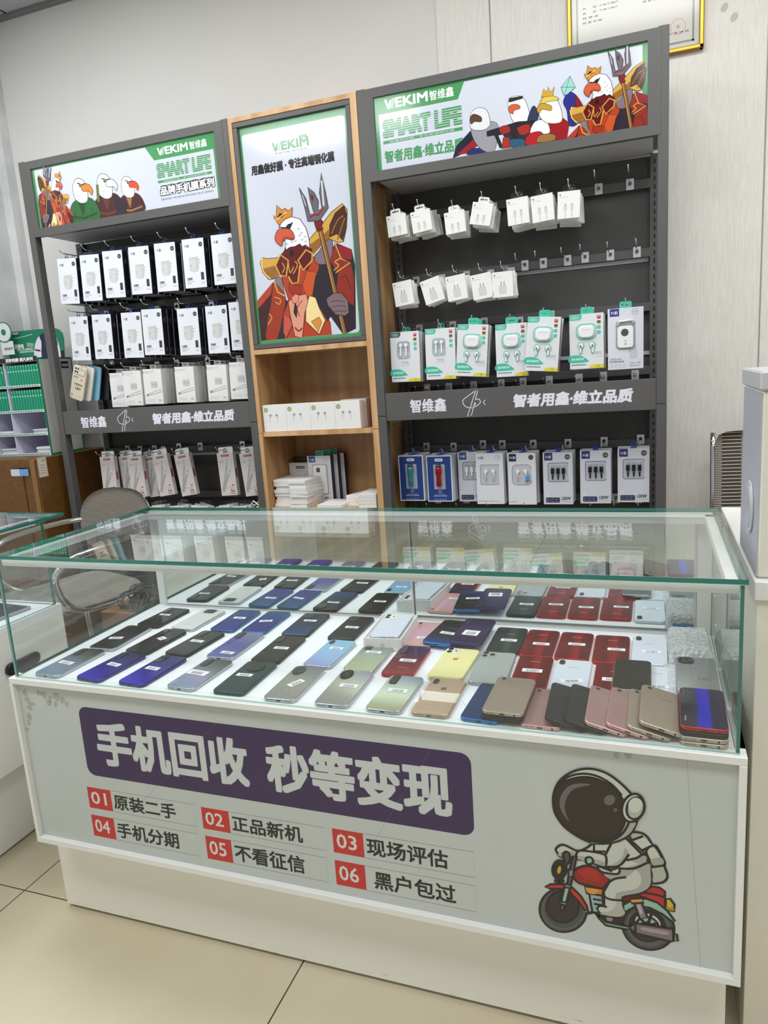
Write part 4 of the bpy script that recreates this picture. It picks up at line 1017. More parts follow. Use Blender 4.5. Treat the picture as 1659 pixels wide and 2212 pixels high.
# --- left rack
L1 = [(-.822, 1.788), (-.709, 1.789), (-.598, 1.791), (-.474, 1.792), (-.355, 1.791), (-.231, 1.791), (-.105, 1.791)]
for i, (x, z) in enumerate(L1):
    stack('charger', x, z, 1.28, 5, .037, 3.5 - .35 * i, 'white black-sided charger box', '%s top row hook' % ORD[i], 'charger boxes on the top row of the left rack', .5, .001)
    hook(x, z + .018, .23, 'hook holding the %s charger boxes of the left rack top row' % ORD[i], 'hooks of the left rack top row')
L2 = [(-.823, 1.565, 4), (-.708, 1.563, 3), (-.564, 1.558, 5), (-.466, 1.562, 3), (-.302, 1.550, 4), (-.175, 1.548, 4), (-.073, 1.553, 4)]
for i, (x, z, n) in enumerate(L2):
    stack('charger', x, z, 1.30, n, .037, 3.5 - .4 * i, 'white black-sided charger box', '%s second row hook' % ORD[i], 'charger boxes on the second row of the left rack', .8, .001)
    hook(x, z + .018, .23, 'hook holding the %s charger boxes of the left rack second row' % ORD[i], 'hooks of the left rack second row')
L3 = [(-.677, 1.330, 3), (-.598, 1.334, 3), (-.499, 1.335, 5), (-.348, 1.334, 4), (-.202, 1.332, 3), (-.101, 1.335, 3)]
for i, (x, z, n) in enumerate(L3):
    stack('kit', x, z, 1.30 if i != 0 else 1.315, n, .034, 2, 'white charging kit box', '%s third row hook' % ORD[i], 'charging kit boxes on the third row of the left rack', .8, .001)
    hook(x, z + .018, .23, 'hook holding the %s charging kit boxes of the left rack third row' % ORD[i], 'hooks of the left rack third row')
L4 = [(-.815, .988, -1), (-.748, .985, -5), (-.672, .985, -3), (-.625, .980, -8), (-.545, .990, -8), (-.437, .990, -8), (-.232, .990, -3), (-.130, .988, -6)]
for i, (x, z, t) in enumerate(L4):
    carton('cable', (x, 1.34 if i not in (1, 3) else 1.375, z), t, 'white and red cable box, %s hook of the left rack fourth row' % ORD[i], 'white and red cable boxes on the left rack', rx=-3)
    hook(x + .005, z + .014, .2, 'hook holding the %s cable box of the left rack fourth row' % ORD[i], 'hooks of the left rack fourth row')
for i, x in enumerate((-.60, -.49, -.385, -.27, -.19, -.08)):
    stack('plug', x, .772, 1.34, 3, .03, rnd.uniform(-8, 8), 'white accessory pack', '%s lowest row hook' % ORD[i], 'white accessory packs on the lowest row of the left rack', 10, .004, .006)

# phone cases on the left rack
def phone_case(loc, tilt, col, label, art=False, rz=0):
    g = G(); w, h, d = .068, .142, .009
    mm = pm('case_%02x%02x%02x' % col, col, .3)
    out = rrect(w, h, .011, 5, 0, -h / 2)
    g.prism(out, 0, d, mm, bev=.0015, M=lambda p: (p[0], p[2], p[1]))
    e = g
    if art:
        g.frame((0, 0, 0))
        for (a, b) in ((.016, -.055), (-.024, -.125)): g.poly(ell(a, b, .007, .006, 0, 12), (206, 150, 150)); g.lay = 1
        g.text('Get Rich', -.026, -.052, w=.022, h=.008, col=(60, 56, 50), bold=.02); g.lay = 1
        g.text('不知时光', -.020, -.083, w=.044, h=.011, col=(70, 62, 52), bold=.03); g.text('又逢见', -.014, -.099, w=.032, h=.011, col=(70, 62, 52), bold=.03); g.lay = 1
        g.text('I love everything', -.002, -.128, w=.026, h=.004, col=(60, 56, 50))
    o = g.build('phone_case', None, loc, (0, radians(tilt), radians(rz)), label, 'phone case', 'phone cases on the left rack')
    if art:
        c = G(); c.prism(rrect(.058, .030, .007, 4, 0, -.020), 0, .003, pm('case_plate', (216, 208, 190), .25), bev=.0008, M=lambda p: (p[0], -p[2], p[1])); c.frame((0, -.003, 0))
        for (a, b) in ((-.018, -.013), (-.006, -.013), (-.018, -.026), (-.008, -.027)): c.poly(ell(a, b, .0045, .0045, 0, 12), (40, 40, 44)); c.lay = 1
        c.text('欢喜', .006, -.016, w=.015, h=.006, col=(60, 56, 50)); c.build('camera_plate', o)
    return o
phone_case((-.838, 1.290, 1.368), 20, (214, 204, 180), 'cream phone case with pink prints hanging on the left rack', True)
phone_case((-.822, 1.312, 1.366), 18, (222, 218, 208), 'pale phone case just behind the cream printed case')
phone_case((-.806, 1.334, 1.366), 15, (130, 186, 210), 'light blue phone case behind the cream printed case')
phone_case((-.785, 1.356, 1.366), 9, (24, 24, 26), 'black phone case just behind the light blue case')
phone_case((-.768, 1.378, 1.368), 5, (26, 26, 30), 'black phone case deepest on the hook of phone cases')
hook(-.83, 1.372, .21, 'hook holding the phone cases on the left rack', None)

# ---------------------------------------------------------------- things on the oak shelves
def earbox(loc, label, rz=0):
    g = G(); w, h, d = .097, .098, .045
    g.box(-w / 2, w / 2, 0, d, 0, h, CARD, .0006)
    g.frame((0, 0, 0))
    g.poly(ell(-.034, .080, .0085, .0085, 0, 18), (70, 130, 80)); g.poly(ell(-.034, .080, .0065, .0065, 0, 16), (176, 200, 130)); g.stroke([(-.037, .078), (-.034, .083), (-.031, .078)], (60, 100, 60), .0012); g.lay = 1
    for sx in (-1, 1):
        g.poly(ell(sx * .013 - .004, .058, .0065, .007, sx * 20, 14), (214, 214, 214), line=(170, 170, 172), lw=.0006); g.rect(sx * .016 - .006, .034, sx * .016 - .003, .052, (214, 214, 214), line=(170, 170, 172), lw=.0005)
        g.poly(ell(sx * .013 - .004, .059, .002, .004, sx * 25, 8), (40, 40, 42)); g.lay = 1
    o = g.build('earbud_carton', None, loc, (0, 0, radians(rz)), label, 'earbud box', 'white earbud boxes on the oak shelf')
    return o
SH1, SH2 = 1.0725, .7825
for i, x in enumerate((.0525, .150, .2475, .345)):
    earbox((x, 1.258, SH1), ('white earbud box at the left end of the oak shelf', 'white earbud box second from the left on the oak shelf', 'white earbud box third from the left on the oak shelf', 'white earbud box in front of the grey-sided box, oak shelf')[i])
boxobj('small_carton', .300, .400, 1.305, 1.39, SH1, SH1 + .101, CARDG, bev=.0006, off=(.35, 1.35, SH1), loc=(.35, 1.35, SH1), label='grey white box standing behind the rightmost earbud box on the oak shelf', cat='box')
boxobj('small_carton', .12, .21, 1.42, 1.49, SH1, SH1 + .09, CARDG, bev=.0006, off=(.165, 1.455, SH1), loc=(.165, 1.455, SH1), label='white box hidden behind the second earbud box on the oak shelf', cat='box')
boxobj('red_carton', .412, .437, 1.34, 1.42, SH1, SH1 + .115, pm('coral_card', (214, 70, 80), .5), bev=.001, off=(.425, 1.38, SH1), loc=(.425, 1.38, SH1), label='coral red packet at the right end of the oak shelf', cat='box')
def flatbox(x, y, z, rz, i, label, group, w=.074, d=.12, h=.0125):
    g = G(); g.box(-w / 2, w / 2, 0, d, 0, h, CARD, .0006)
    g.frame((0, 0, 0)); g.frame((w / 2, 0, 0), u=(0, 1, 0), v=(0, 0, 1), n=(1, 0, 0)); g.text('USB-C Cable', .03, .004, w=.03, h=.004, col=(130, 130, 132))
    g.build('flat_carton', None, (x, y, z), (0, 0, radians(rz)), label, 'box', group)
for k in range(8):
    flatbox(.043 + (.006 if k in (2, 5) else 0) + rnd.uniform(-.002, .002), 1.285 + rnd.uniform(-.004, .004), SH2 + .0130 * k, rnd.uniform(-3, 1), k, 'flat white box, %s from bottom, leftmost stack on the oak shelf' % ORD[k], 'left stack of flat white boxes')
for k in range(8):
    flatbox(.115 + (.006 if k in (3, 4, 5) else 0) + rnd.uniform(-.003, .003), 1.262 + rnd.uniform(-.004, .004), SH2 + .0130 * k, rnd.uniform(-6, 0), k, 'flat white box, %s from bottom, second stack on the oak shelf' % ORD[k], 'second stack of flat white boxes')
flatbox(.245, 1.256, SH2, -2, 0, 'flat white box lying alone before the power bank boxes', None, .1, .12)
for k in range(3): flatbox(.322, 1.30, SH2 + .0130 * k, -16, 0, 'flat white box, %s from bottom, stack behind the right one' % ORD[k], 'third stack of flat white boxes', .062)
for k in range(4): flatbox(.395, 1.262, SH2 + .0130 * k, -3 + k, 0, 'flat white box, %s from bottom, rightmost oak shelf stack' % ORD[k], 'rightmost stack of flat white boxes', .07)
g = G(); g.box(-.049, .049, 0, .03, 0, .150, pm('cream_card', (216, 212, 204), .5), .0006); g.frame((0, 0, 0)); g.poly(rrect(.04, .011, .0055, 4, 0, .131), (60, 70, 96)); g.text('HonorKNE', 0, .128, w=.03, h=.005, col=(225, 225, 230), align='c'); g.text('通用快速充电器', 0, .115, w=.036, h=.005, col=(110, 108, 104), align='c')
g.stroke([(.004, .085), (.004, .098), (.012, .1), (.012, .085), (.018, .085), (.018, .099), (.026, .097), (.026, .084)], (120, 118, 114), .0012)
o = g.build('charger_carton', None, (.056, 1.42, SH2), (0, 0, 0), 'cream box with dark oval badge behind the flat white stacks', 'charger box')
tab_part(.07, .024, .015, BLACK).build('hang_tab', o, (0, 0, .150))
def pbox(x, y, label, rz=0):
    g = G(); g.box(-.049, .049, 0, .0015, 0, .18, P((214, 216, 224))); g.box(-.0487, .0487, .0015, .03, .0003, .1797, P((42, 36, 62))); g.frame((0, 0, 0))
    g.rect(-.043, .155, -.015, .178, (52, 76, 136)); g.text('91創', -.038, .160, w=.018, h=.009, col=(220, 224, 236), bold=.02); g.lay = 1
    g.stroke(ell(.028, .165, .008, .008, 0, 16) + [(.036, .165)], (120, 120, 126), .0008); g.lay = 1
    g.poly(rrect(.062, .118, .006, 4, .002, .088), (180, 184, 196), line=(120, 124, 140), lw=.001); g.text('66W', .010, .010, w=.018, h=.010, col=(50, 50, 60), bold=.03, shear=.2)
    o = g.build('power_bank_carton', None, (x, y, SH2), (0, 0, radians(rz)), label, 'power bank box', 'power bank boxes on the oak shelf')
    c = G(); c.prism(rrect(.056, .112, .008, 5, .002, .088), 0, .004, WPL, bev=.0012, M=lambda p: (p[0], -p[2], p[1])); c.prism(rrect(.016, .018, .005, 4, -.004, .125), .004, .0046, pm('dark_display', (70, 74, 76), .2), M=lambda p: (p[0], -p[2], p[1])); c.build('power_bank', o)
    tab_part(.034, .018, .012, P(TEAL)).build('hang_tab', o, (0, 0, .18))
pbox(.156, 1.385, 'frontmost power bank box with blue corner behind the flat stacks'); pbox(.170, 1.418, 'power bank box right behind the frontmost one on the oak shelf'); pbox(.184, 1.451, 'power bank box at the back of the three on the oak shelf')
# white charging cable hanging low on the left rack
g = G(); g.tube([(-.055, 1.30, .88), (-.057, 1.30, .84), (-.075, 1.30, .80), (-.10, 1.31, .782), (-.115, 1.31, .79), (-.105, 1.31, .80), (-.08, 1.30, .787), (-.06, 1.30, .77)], .0028, WPL, 8)
g.box(-.060, -.050, 1.296, 1.304, .875, .902, WPL, .002); g.build('charging_cable', label='white charging cable dangling low beside the left rack post', cat='cable')

# ================================================================ MAIN DISPLAY COUNTER
def pane(g, x0, x1, y0, y1, z0, z1, edge=None, mat=None):
    edge = edge or GEDGE; mat = mat or GLASS
    d = (x1 - x0, y1 - y0, z1 - z0); thin = d.index(min(d))
    g.box(x0, x1, y0, y1, z0, z1, edge)
    n = len(g.mi); mi = g.mat(mat)
    # box face order: x0 x1 y0 y1 z0 z1
    for k, ax in enumerate((0, 0, 1, 1, 2, 2)):
        if ax == thin: g.mi[n - 6 + k] = mi
DECK = .646
case = empty('glass_display_counter', (.75, .27, 0), 'white glass-topped phone display counter with purple banner, centre of the photo', 'display counter')
CO = (.75, .27, 0)
def CB(n, x0, x1, y0, y1, z0, z1, m, parent=None, bev=0.0):
    return boxobj(n, x0, x1, y0, y1, z0, z1, m, parent=parent or case, bev=bev, off=CO if parent is None else (CO if parent == case else CO))
CB('kick_board', -.015, 1.485, .067, .085, .010, .2319, KICKM)
g = G(); g.box(-.015 - CO[0], .003 - CO[0], .085 - CO[1], .52 - CO[1], .010, .2319, KICKM); g.box(1.467 - CO[0], 1.485 - CO[0], .085 - CO[1], .52 - CO[1], .010, .2319, KICKM)
g.box(0 - CO[0], 1.46 - CO[0], .5 - CO[1], .52 - CO[1], .010, .2319, KICKM); g.build('kick_sides', case)
for i, (x, y) in enumerate(((.03, .11), (1.43, .11), (.03, .48), (1.43, .48))):
    g = G(); g.prism(ell(x - CO[0], y - CO[1], .018, .018, 0, 14), 0, .012, BLACK); g.build('foot', case)
g = G()
for (a, b, c, d) in ((0, 1.5, .632, .646), (0, 1.5, .2319, .246), (0, .0085, .246, .632), (1.4885, 1.5, .246, .632)):
    g.box(a - CO[0], b - CO[0], 0 - CO[1], .03 - CO[1], c, d, WHITE, .001)
g.build('front_frame', case)
g = G()
for (a, b) in ((0, .016), (1.484, 1.5)): g.box(a - CO[0], b - CO[0], .03 - CO[1], .56 - CO[1], .2319, .646, WHITE)
g.box(.016 - CO[0], 1.484 - CO[0], .03 - CO[1], .56 - CO[1], .2319, .25, WHITE); g.box(.016 - CO[0], 1.484 - CO[0], .545 - CO[1], .56 - CO[1], .25, .63, WHITE)
g.build('carcass', case)
CB('deck_board', .0, 1.5, .0301, .56, .630, .646, pm('deck_white', (236, 238, 242), .4))

# front graphic panel
YP = .012
g = G(); g.box(.0085 - CO[0], 1.4885 - CO[0], YP - CO[1], .02 - CO[1], .246, .632, PANELFRONT)
g.frame((-CO[0], YP - CO[1], 0), clip=(.0085, .246, 1.4885, .632))
X = lambda u, v: tuple(at(u, v, y=YP)[[0, 2]])
a = X(170, 1526); b = X(1017, 1628); c = X(1025, 1808); d = X(189, 1672)
bx0, bx1 = (a[0] + d[0]) / 2, (b[0] + c[0]) / 2; bz0, bz1 = (c[1] + d[1]) / 2, (a[1] + b[1]) / 2
PURPLE = (66, 50, 84)
g.poly(rrect(bx1 - bx0, bz1 - bz0, .021, 6, (bx0 + bx1) / 2, (bz0 + bz1) / 2), PURPLE)
LET = (200, 205, 202)
zt = (X(208, 1562)[1] + X(855, 1668)[1]) / 2
tz1 = X(222, 1562)[1]; tz0 = X(233, 1651)[1] - .004
lay = g.lay
g.text('手机回收', X(208, 1600)[0], tz0, w=X(537, 1660)[0] - X(208, 1600)[0], h=tz1 - tz0 + .004, col=LET, bold=.036)
g.lay = lay; g.text('秒等变现', X(573, 1640)[0], tz0, w=X(977, 1730)[0] - X(573, 1640)[0], h=tz1 - tz0 + .004, col=LET, bold=.036)
g.lay = lay
RED = (194, 56, 50); DK = (46, 46, 44)
cells = [('01', '原装二手', (187.4, 1699), (244.7, 1753), (426, 1787)), ('02', '正品新机', (433.8, 1742.8), (498.6, 1800), (705, 1838)), ('03', '现场评估', (716.8, 1789), (787.7, 1852.8), (1026.5, 1898.6)),
         ('04', '手机分期', (196.5, 1759), (252, 1814), (432, 1850)), ('05', '不看征信', (443, 1804.6), (504.6, 1865), (709.8, 1906)), ('06', '黑户包过', (722.7, 1857.4), (792, 1923), (1030, 1971))]
for (n, t, p, q, r) in cells:
    g.lay = lay
    x0, z1 = X(*p); x1, z0 = X(*q); x2, _ = X(*r)
    g.stroke([(x1, z0), (x2, z0), (x2, z1), (x1, z1)], (120, 122, 118), .0009); g.lay = lay
    g.rect(x0, z0, x1, z1, RED)
    w = x1 - x0; h = z1 - z0
    g.text(n, x0 + w * .12, z0 + h * .22, w=w * .66, h=h * .6, col=(214, 214, 208), bold=.012); g.lay = lay + 1
    off = .018 if n == '06' else .006
    g.text(t, x1 + off, z0 + h * .14, w=(x2 - x1) * .745, h=h * .72, col=DK, bold=.022)
# worn paint marks and fine scratches
g.lay = lay
for (cu, cv, s) in ((55, 1497, 8), (60, 1512, 8), (66, 1530, 8), (64, 1548, 7), (62, 1562, 6), (60, 1576, 5), (70, 1520, 6), (84, 1496, 7), (96, 1502, 9), (108, 1508, 8), (122, 1506, 9), (134, 1514, 8), (144, 1520, 6), (104, 1518, 7), (120, 1522, 6), (1332, 1629, 6), (1356, 1632, 7), (480, 1511, 2)):
    rr = random.Random(cu); c0 = X(cu, cv)
    pts = [(c0[0] + .0012 * s * rr.uniform(.5, 1.2) * cos(k * pi / 4), c0[1] + .0012 * s * rr.uniform(.5, 1.3) * sin(k * pi / 4)) for k in range(8)]
    g.lay = lay; g.poly(smooth(pts), (166, 172, 164))
g.lay = lay; g.stroke([X(1484, 1640), X(1500, 1900), X(1516, 2120)], (150, 154, 150), .0006)
for (p, q) in (((470, 1560), (300, 1740)), ((930, 1620), (800, 1830))): g.stroke([X(*p), X(*q)], (72, 60, 82) if p[0] == 0 else (120, 120, 126), .0004)

# ---- rider drawing on the panel
g.lay = lay
Y_ = lambda p: X(1150 + p[0] * .20795, 1640 + p[1] * .20795)
OUT = (46, 42, 36); LW = .0042
def po(pts, col, sm=True, o=True, n=4): g.poly([Y_(p) for p in (smooth(pts, True, n) if sm else pts)], col, line=OUT if o else None, lw=LW)
def st(pts, w=1.0, col=OUT, sm=True): g.stroke([Y_(p) for p in (smooth(pts, False, 4) if sm else pts)], col, LW * w)
S1, S2, S3 = (196, 200, 188), (164, 166, 158), (176, 178, 166)
MINT, MINT2 = (150, 184, 166), (122, 146, 138)
# rear wheel
po(ell(1205, 1745, 272, 232, 18, 36), (74, 74, 76), False); po(ell(1205, 1745, 235, 198, 18, 36), (92, 92, 92), False, False)
po(ell(1195, 1730, 185, 160, 18, 30), (64, 52, 56), False); po(ell(1200, 1700, 150, 105, 20, 30), (196, 204, 200), False)
po(ell(1195, 1740, 120, 100, 20, 26), MINT, False); po(ell(1190, 1745, 60, 50, 20, 18), (90, 96, 96), False)
st([(1190, 1740), (1240, 1600)], 1.2); st([(1190, 1740), (1300, 1700)], 1.2); st([(1190, 1740), (1100, 1620)], 1.2)
# front wheel
po(ell(320, 1565, 245, 228, 10, 36), (92, 92, 92), False); po(ell(325, 1558, 205, 190, 10, 36), (80, 80, 82), False, False)
po(ell(315, 1530, 168, 165, 10, 30), (62, 50, 54), False)
# frame, engine
po([(430, 1240), (560, 1330), (600, 1580), (560, 1600), (500, 1440), (420, 1340)], (176, 184, 176), True, False)
po([(590, 1400), (725, 1420), (740, 1560), (690, 1610), (625, 1590)], (150, 176, 178), False)
st([(630, 1450), (715, 1465)]); st([(640, 1500), (720, 1515)]); st([(625, 1590), (560, 1600)], 1.4)
po([(540, 1318), (730, 1345), (725, 1415), (562, 1390)], (200, 122, 46), False); po([(560, 1335), (690, 1355), (650, 1400), (580, 1385)], (214, 150, 76), True, False)
po([(640, 1590), (930, 1620), (930, 1720), (760, 1700), (690, 1650)], (46, 42, 40), False); po([(775, 1640), (830, 1650), (825, 1680), (775, 1672)], (150, 132, 142), True, False)
po([(690, 1620), (760, 1690), (1000, 1738), (990, 1768), (760, 1722), (690, 1650)], MINT, False)
# fenders and seat
po([(133, 1325), (190, 1298), (310, 1296), (420, 1335), (505, 1420), (565, 1520), (578, 1578), (545, 1565), (475, 1470), (395, 1385), (300, 1345), (190, 1345)], RED, False)
po([(1160, 1380), (1225, 1318), (1320, 1332), (1375, 1370), (1378, 1535), (1280, 1480), (1100, 1410)], (188, 46, 42), False)
st([(1160, 1385), (1260, 1400), (1370, 1430)]); po([(940, 1418), (1100, 1390), (1110, 1450), (945, 1480)], (104, 34, 34), False)
po([(1385, 1450), (1432, 1448), (1476, 1508), (1470, 1578), (1385, 1562)], (206, 178, 48), False); po([(1390, 1530), (1472, 1545), (1468, 1575), (1388, 1560)], (168, 140, 40), False, False)
po([(942, 1510), (1060, 1448), (1180, 1445), (1300, 1488), (1400, 1570), (1482, 1682), (1440, 1675), (1350, 1605), (1220, 1540), (1080, 1520), (962, 1585)], MINT, False)
po([(1055, 1485), (1135, 1480), (1195, 1640), (1115, 1655)], (140, 128, 136), False); po([(1085, 1510), (1115, 1505), (1150, 1600), (1120, 1608)], (184, 172, 176), False, False)
po([(1015, 1448), (1140, 1440), (1155, 1488), (1030, 1495)], (214, 150, 84), False)
po([(1010, 1742), (1065, 1700), (1455, 1762), (1465, 1885), (1440, 1890), (1070, 1805)], (128, 112, 122), False); po([(1150, 1745), (1400, 1788), (1385, 1820), (1150, 1775)], (164, 150, 156), True, False)
st([(1070, 1702), (1070, 1805)]); po([(1470, 1810), (1500, 1815), (1510, 1882), (1470, 1885)], (170, 172, 168), False)
po([(440, 1150), (520, 1110), (600, 1108), (700, 1150), (805, 1245), (745, 1335), (600, 1312), (480, 1280), (425, 1215)], (150, 42, 36), True)
po([(470, 1160), (540, 1125), (620, 1130), (700, 1200), (690, 1260), (560, 1240)], (170, 50, 40), True, False)
# backpack
po([(1000, 775), (1110, 758), (1190, 800), (1250, 890), (1290, 905), (1372, 1060), (1368, 1095), (1402, 1200), (1380, 1258), (1320, 1282), (1240, 1272), (1210, 1100), (1120, 950)], S3, True)
po([(1030, 840), (1150, 795), (1245, 890), (1130, 950)], S1, False, False); st([(1030, 840), (1150, 795)]); st([(1125, 950), (1245, 895)])
po([(1182, 950), (1270, 900), (1370, 1070), (1360, 1090), (1270, 1112), (1240, 1080)], S1, True); po([(1230, 1040), (1340, 1020), (1362, 1085), (1270, 1108)], S2, True, False)
st([(1215, 1120), (1365, 1100)])
# far hand
po([(245, 930), (290, 890), (350, 895), (470, 950), (560, 920), (640, 870), (650, 950), (480, 1010), (300, 1010), (258, 965)], S1, True)
po([(270, 975), (400, 950), (480, 1000), (300, 1008)], S2, True, False)
# body
po([(640, 870), (820, 860), (970, 815), (1060, 870), (1195, 1000), (1205, 1060), (1238, 1190), (1230, 1320), (1140, 1385), (930, 1425), (932, 1632), (700, 1592), (672, 1545), (700, 1515), (745, 1520), (742, 1370), (810, 1255), (730, 1180), (690, 1110), (640, 960)], S1, False)
po([(905, 1140), (1190, 1072), (1228, 1180), (1220, 1310), (1120, 1380), (935, 1420), (932, 1500), (880, 1480), (878, 1385), (1080, 1340), (1132, 1240), (1080, 1150), (980, 1215), (820, 1242), (745, 1180)], S2, True, False)
po([(700, 1600), (830, 1560), (880, 1480), (928, 1500), (928, 1628)], S3, True, False)
po([(760, 1105), (900, 1080), (1000, 985), (960, 920), (930, 1020), (830, 1090)], S2, True, False); po([(1010, 1030), (1190, 990), (1195, 1060), (1120, 1085)], S2, True, False)
st([(1005, 982), (930, 1080), (860, 1112), (740, 1112)]); st([(975, 1045), (1080, 1022), (1150, 985), (1200, 1010), (1195, 1060)]); st([(890, 1128), (1050, 1130), (1195, 1070)])
st([(975, 1220), (850, 1240), (760, 1310), (740, 1400), (800, 1448), (930, 1462)]); st([(690, 1518), (735, 1520), (775, 1532)]); st([(745, 1400), (745, 1518)]); st([(640, 870), (645, 950), (760, 955)], sm=False); st([(822, 865), (760, 985)], sm=False)
st([(970, 812), (1140, 985)], 1.1, sm=False)
po([(680, 1110), (740, 1120), (830, 1140), (900, 1120), (890, 1185), (760, 1175), (700, 1150)], S1, True)
# near forearm and bars
po([(455, 1000), (480, 950), (560, 948), (740, 982), (770, 1050), (745, 1112), (640, 1080), (560, 1040), (475, 1035)], S1, True)
po([(470, 1000), (560, 1010), (740, 1060), (740, 1105), (600, 1060), (480, 1035)], S2, True, False)
po([(560, 1020), (610, 1015), (632, 1060), (600, 1085), (560, 1070)], MINT, True); st([(590, 1085), (600, 1110)]); st([(700, 1110), (830, 1160)])
po([(320, 980), (355, 955), (390, 990), (385, 1060), (345, 1090), (330, 1040)], (84, 76, 78), True)
po([(425, 1000), (460, 1000), (430, 1150), (400, 1300), (365, 1290), (385, 1160)], (112, 102, 110), False)
po([(375, 1145), (430, 1140), (425, 1210), (375, 1215)], MINT2, False); po([(340, 1290), (400, 1300), (395, 1335), (335, 1325)], MINT2, False)
po([(330, 1328), (392, 1338), (355, 1480), (300, 1470)], MINT2, False); po([(350, 1335), (372, 1340), (340, 1470), (318, 1466)], (160, 190, 176), False, False)
po([(292, 1470), (358, 1485), (350, 1512), (290, 1495)], MINT, False); po([(300, 1510), (330, 1512), (322, 1562), (297, 1558)], (190, 190, 186), False)
st([(250, 1280), (270, 1250), (330, 1270)], 2.4)
po(ell(282, 1140, 72, 96, 8, 26), (92, 90, 84), False); po(ell(282, 1140, 52, 74, 8, 26), (66, 62, 56), False); po(ell(280, 1142, 32, 52, 8, 22), (206, 166, 48), False)
# helmet
po([(220, 480), (222, 360), (270, 240), (370, 150), (500, 100), (640, 98), (780, 145), (900, 230), (1000, 325), (1080, 430), (1100, 560), (1070, 680), (1010, 775), (900, 840), (760, 868), (620, 860), (480, 800), (340, 700), (250, 580)], S1, True)
po([(600, 862), (760, 862), (900, 830), (1010, 765), (1075, 660), (1030, 640), (980, 720), (880, 790), (760, 830)], S2, True, False)
st([(222, 400), (300, 230), (420, 160), (560, 145), (700, 180), (830, 260), (930, 370)]); st([(1010, 600), (990, 680), (920, 780), (800, 845), (640, 850), (520, 815)])
po([(225, 460), (235, 350), (290, 258), (380, 208), (520, 178), (660, 195), (800, 262), (900, 355), (960, 460), (975, 580), (940, 700), (870, 790), (760, 828), (640, 830), (520, 800), (380, 720), (280, 610)], (56, 48, 41), True)
po([(610, 258), (480, 245), (370, 280), (300, 370), (285, 470), (320, 560), (382, 638), (350, 560), (338, 470), (370, 370), (450, 295)], (108, 102, 102), True, False)
po(ell(802, 418, 60, 52, -30, 22), (108, 102, 102), False, False); po(ell(862, 522, 22, 20, 0, 14), (100, 96, 96), False, False)
po(ell(1045, 498, 112, 148, 18, 30), S1, False); po(ell(1072, 502, 90, 116, 18, 28), S3, False); po(ell(1068, 470, 70, 80, 18, 24), (200, 206, 192), False, False)
g.build('front_panel', case)

# glass hood
g = G(); pane(g, .0125 - CO[0], 1.4895 - CO[0], .009 - CO[1], .014 - CO[1], DECK + .0003, .9205, GEDGE2); g.build('front_glass', case)
g = G(); pane(g, .0125 - CO[0], .0175 - CO[0], .0141 - CO[1], .540 - CO[1], DECK + .0003, .9205, GEDGE); g.build('side_glass', case)
g = G(); pane(g, 1.4845 - CO[0], 1.4895 - CO[0], .0141 - CO[1], .540 - CO[1], DECK + .0003, .9205, GEDGE); g.build('side_glass', case)
g = G(); pane(g, .008 - CO[0], 1.495 - CO[0], .010 - CO[1], .543 - CO[1], .921, .929, GEDGE); g.build('top_glass', case)
g = G()
for (a, b, c, d) in ((.018, 1.484, .019, .040), (.018, 1.484, .495, .540), (.018, .036, .040, .515), (1.466, 1.484, .040, .515)):
    g.box(a - CO[0], b - CO[0], c - CO[1], d - CO[1], .9035, .9207, WHITE, .0012)
g.build('top_rail', case)
for (a, b) in ((.018, .048), (1.454, 1.484)): CB('corner_post', a, b, .525, .540, DECK + .0003, .903, WHITE, bev=.001)
g = G()
for y in (.512, .520, .528): g.box(.048 - CO[0], 1.454 - CO[0], y - CO[1], y + .002 - CO[1], DECK + .0002, DECK + .006, ALU)
g.build('door_track', case)
for (a, b, y) in ((.05, .80, .5145), (.715, 1.452, .5225)):
    g = G(); g.box(a + .004 - CO[0], b - .004 - CO[0], y + .001 - CO[1], y + .0045 - CO[1], DECK + .0075, .9032, MIRROR)
    for (p, q) in ((a, a + .004), (b - .004, b)): g.box(p - CO[0], q - CO[0], y - CO[1], y + .005 - CO[1], DECK + .0062, .9034, STEEL)
    g.build('mirror_door', case)

# ================================================================ PHONES
def gradmat(name, stops, rough=.18, metal=.35, axis=1, half=.08, rot=0, coat=0):
    if name in _m: return _m[name]
    mt = pm(name, stops[0][1], rough, metal, coat)
    N, L, b = nt(mt)
    tc = N.new('ShaderNodeTexCoord'); mp = N.new('ShaderNodeMapping'); mp.inputs['Rotation'].default_value = (0, 0, radians(rot)); sp = N.new('ShaderNodeSeparateXYZ'); mr = N.new('ShaderNodeMapRange')
    mr.inputs[1].default_value = -half; mr.inputs[2].default_value = half
    cr = N.new('ShaderNodeValToRGB'); e = cr.color_ramp.elements
    while len(e) < len(stops): e.new(.5)
    for k, (p, c) in enumerate(stops): e[k].position = p; e[k].color = lin(c)
    L.new(tc.outputs['Object'], mp.inputs[0]); L.new(mp.outputs[0], sp.inputs[0]); L.new(sp.outputs[axis], mr.inputs[0]); L.new(mr.outputs[0], cr.inputs[0]); L.new(cr.outputs[0], b.inputs['Base Color'])
    return mt
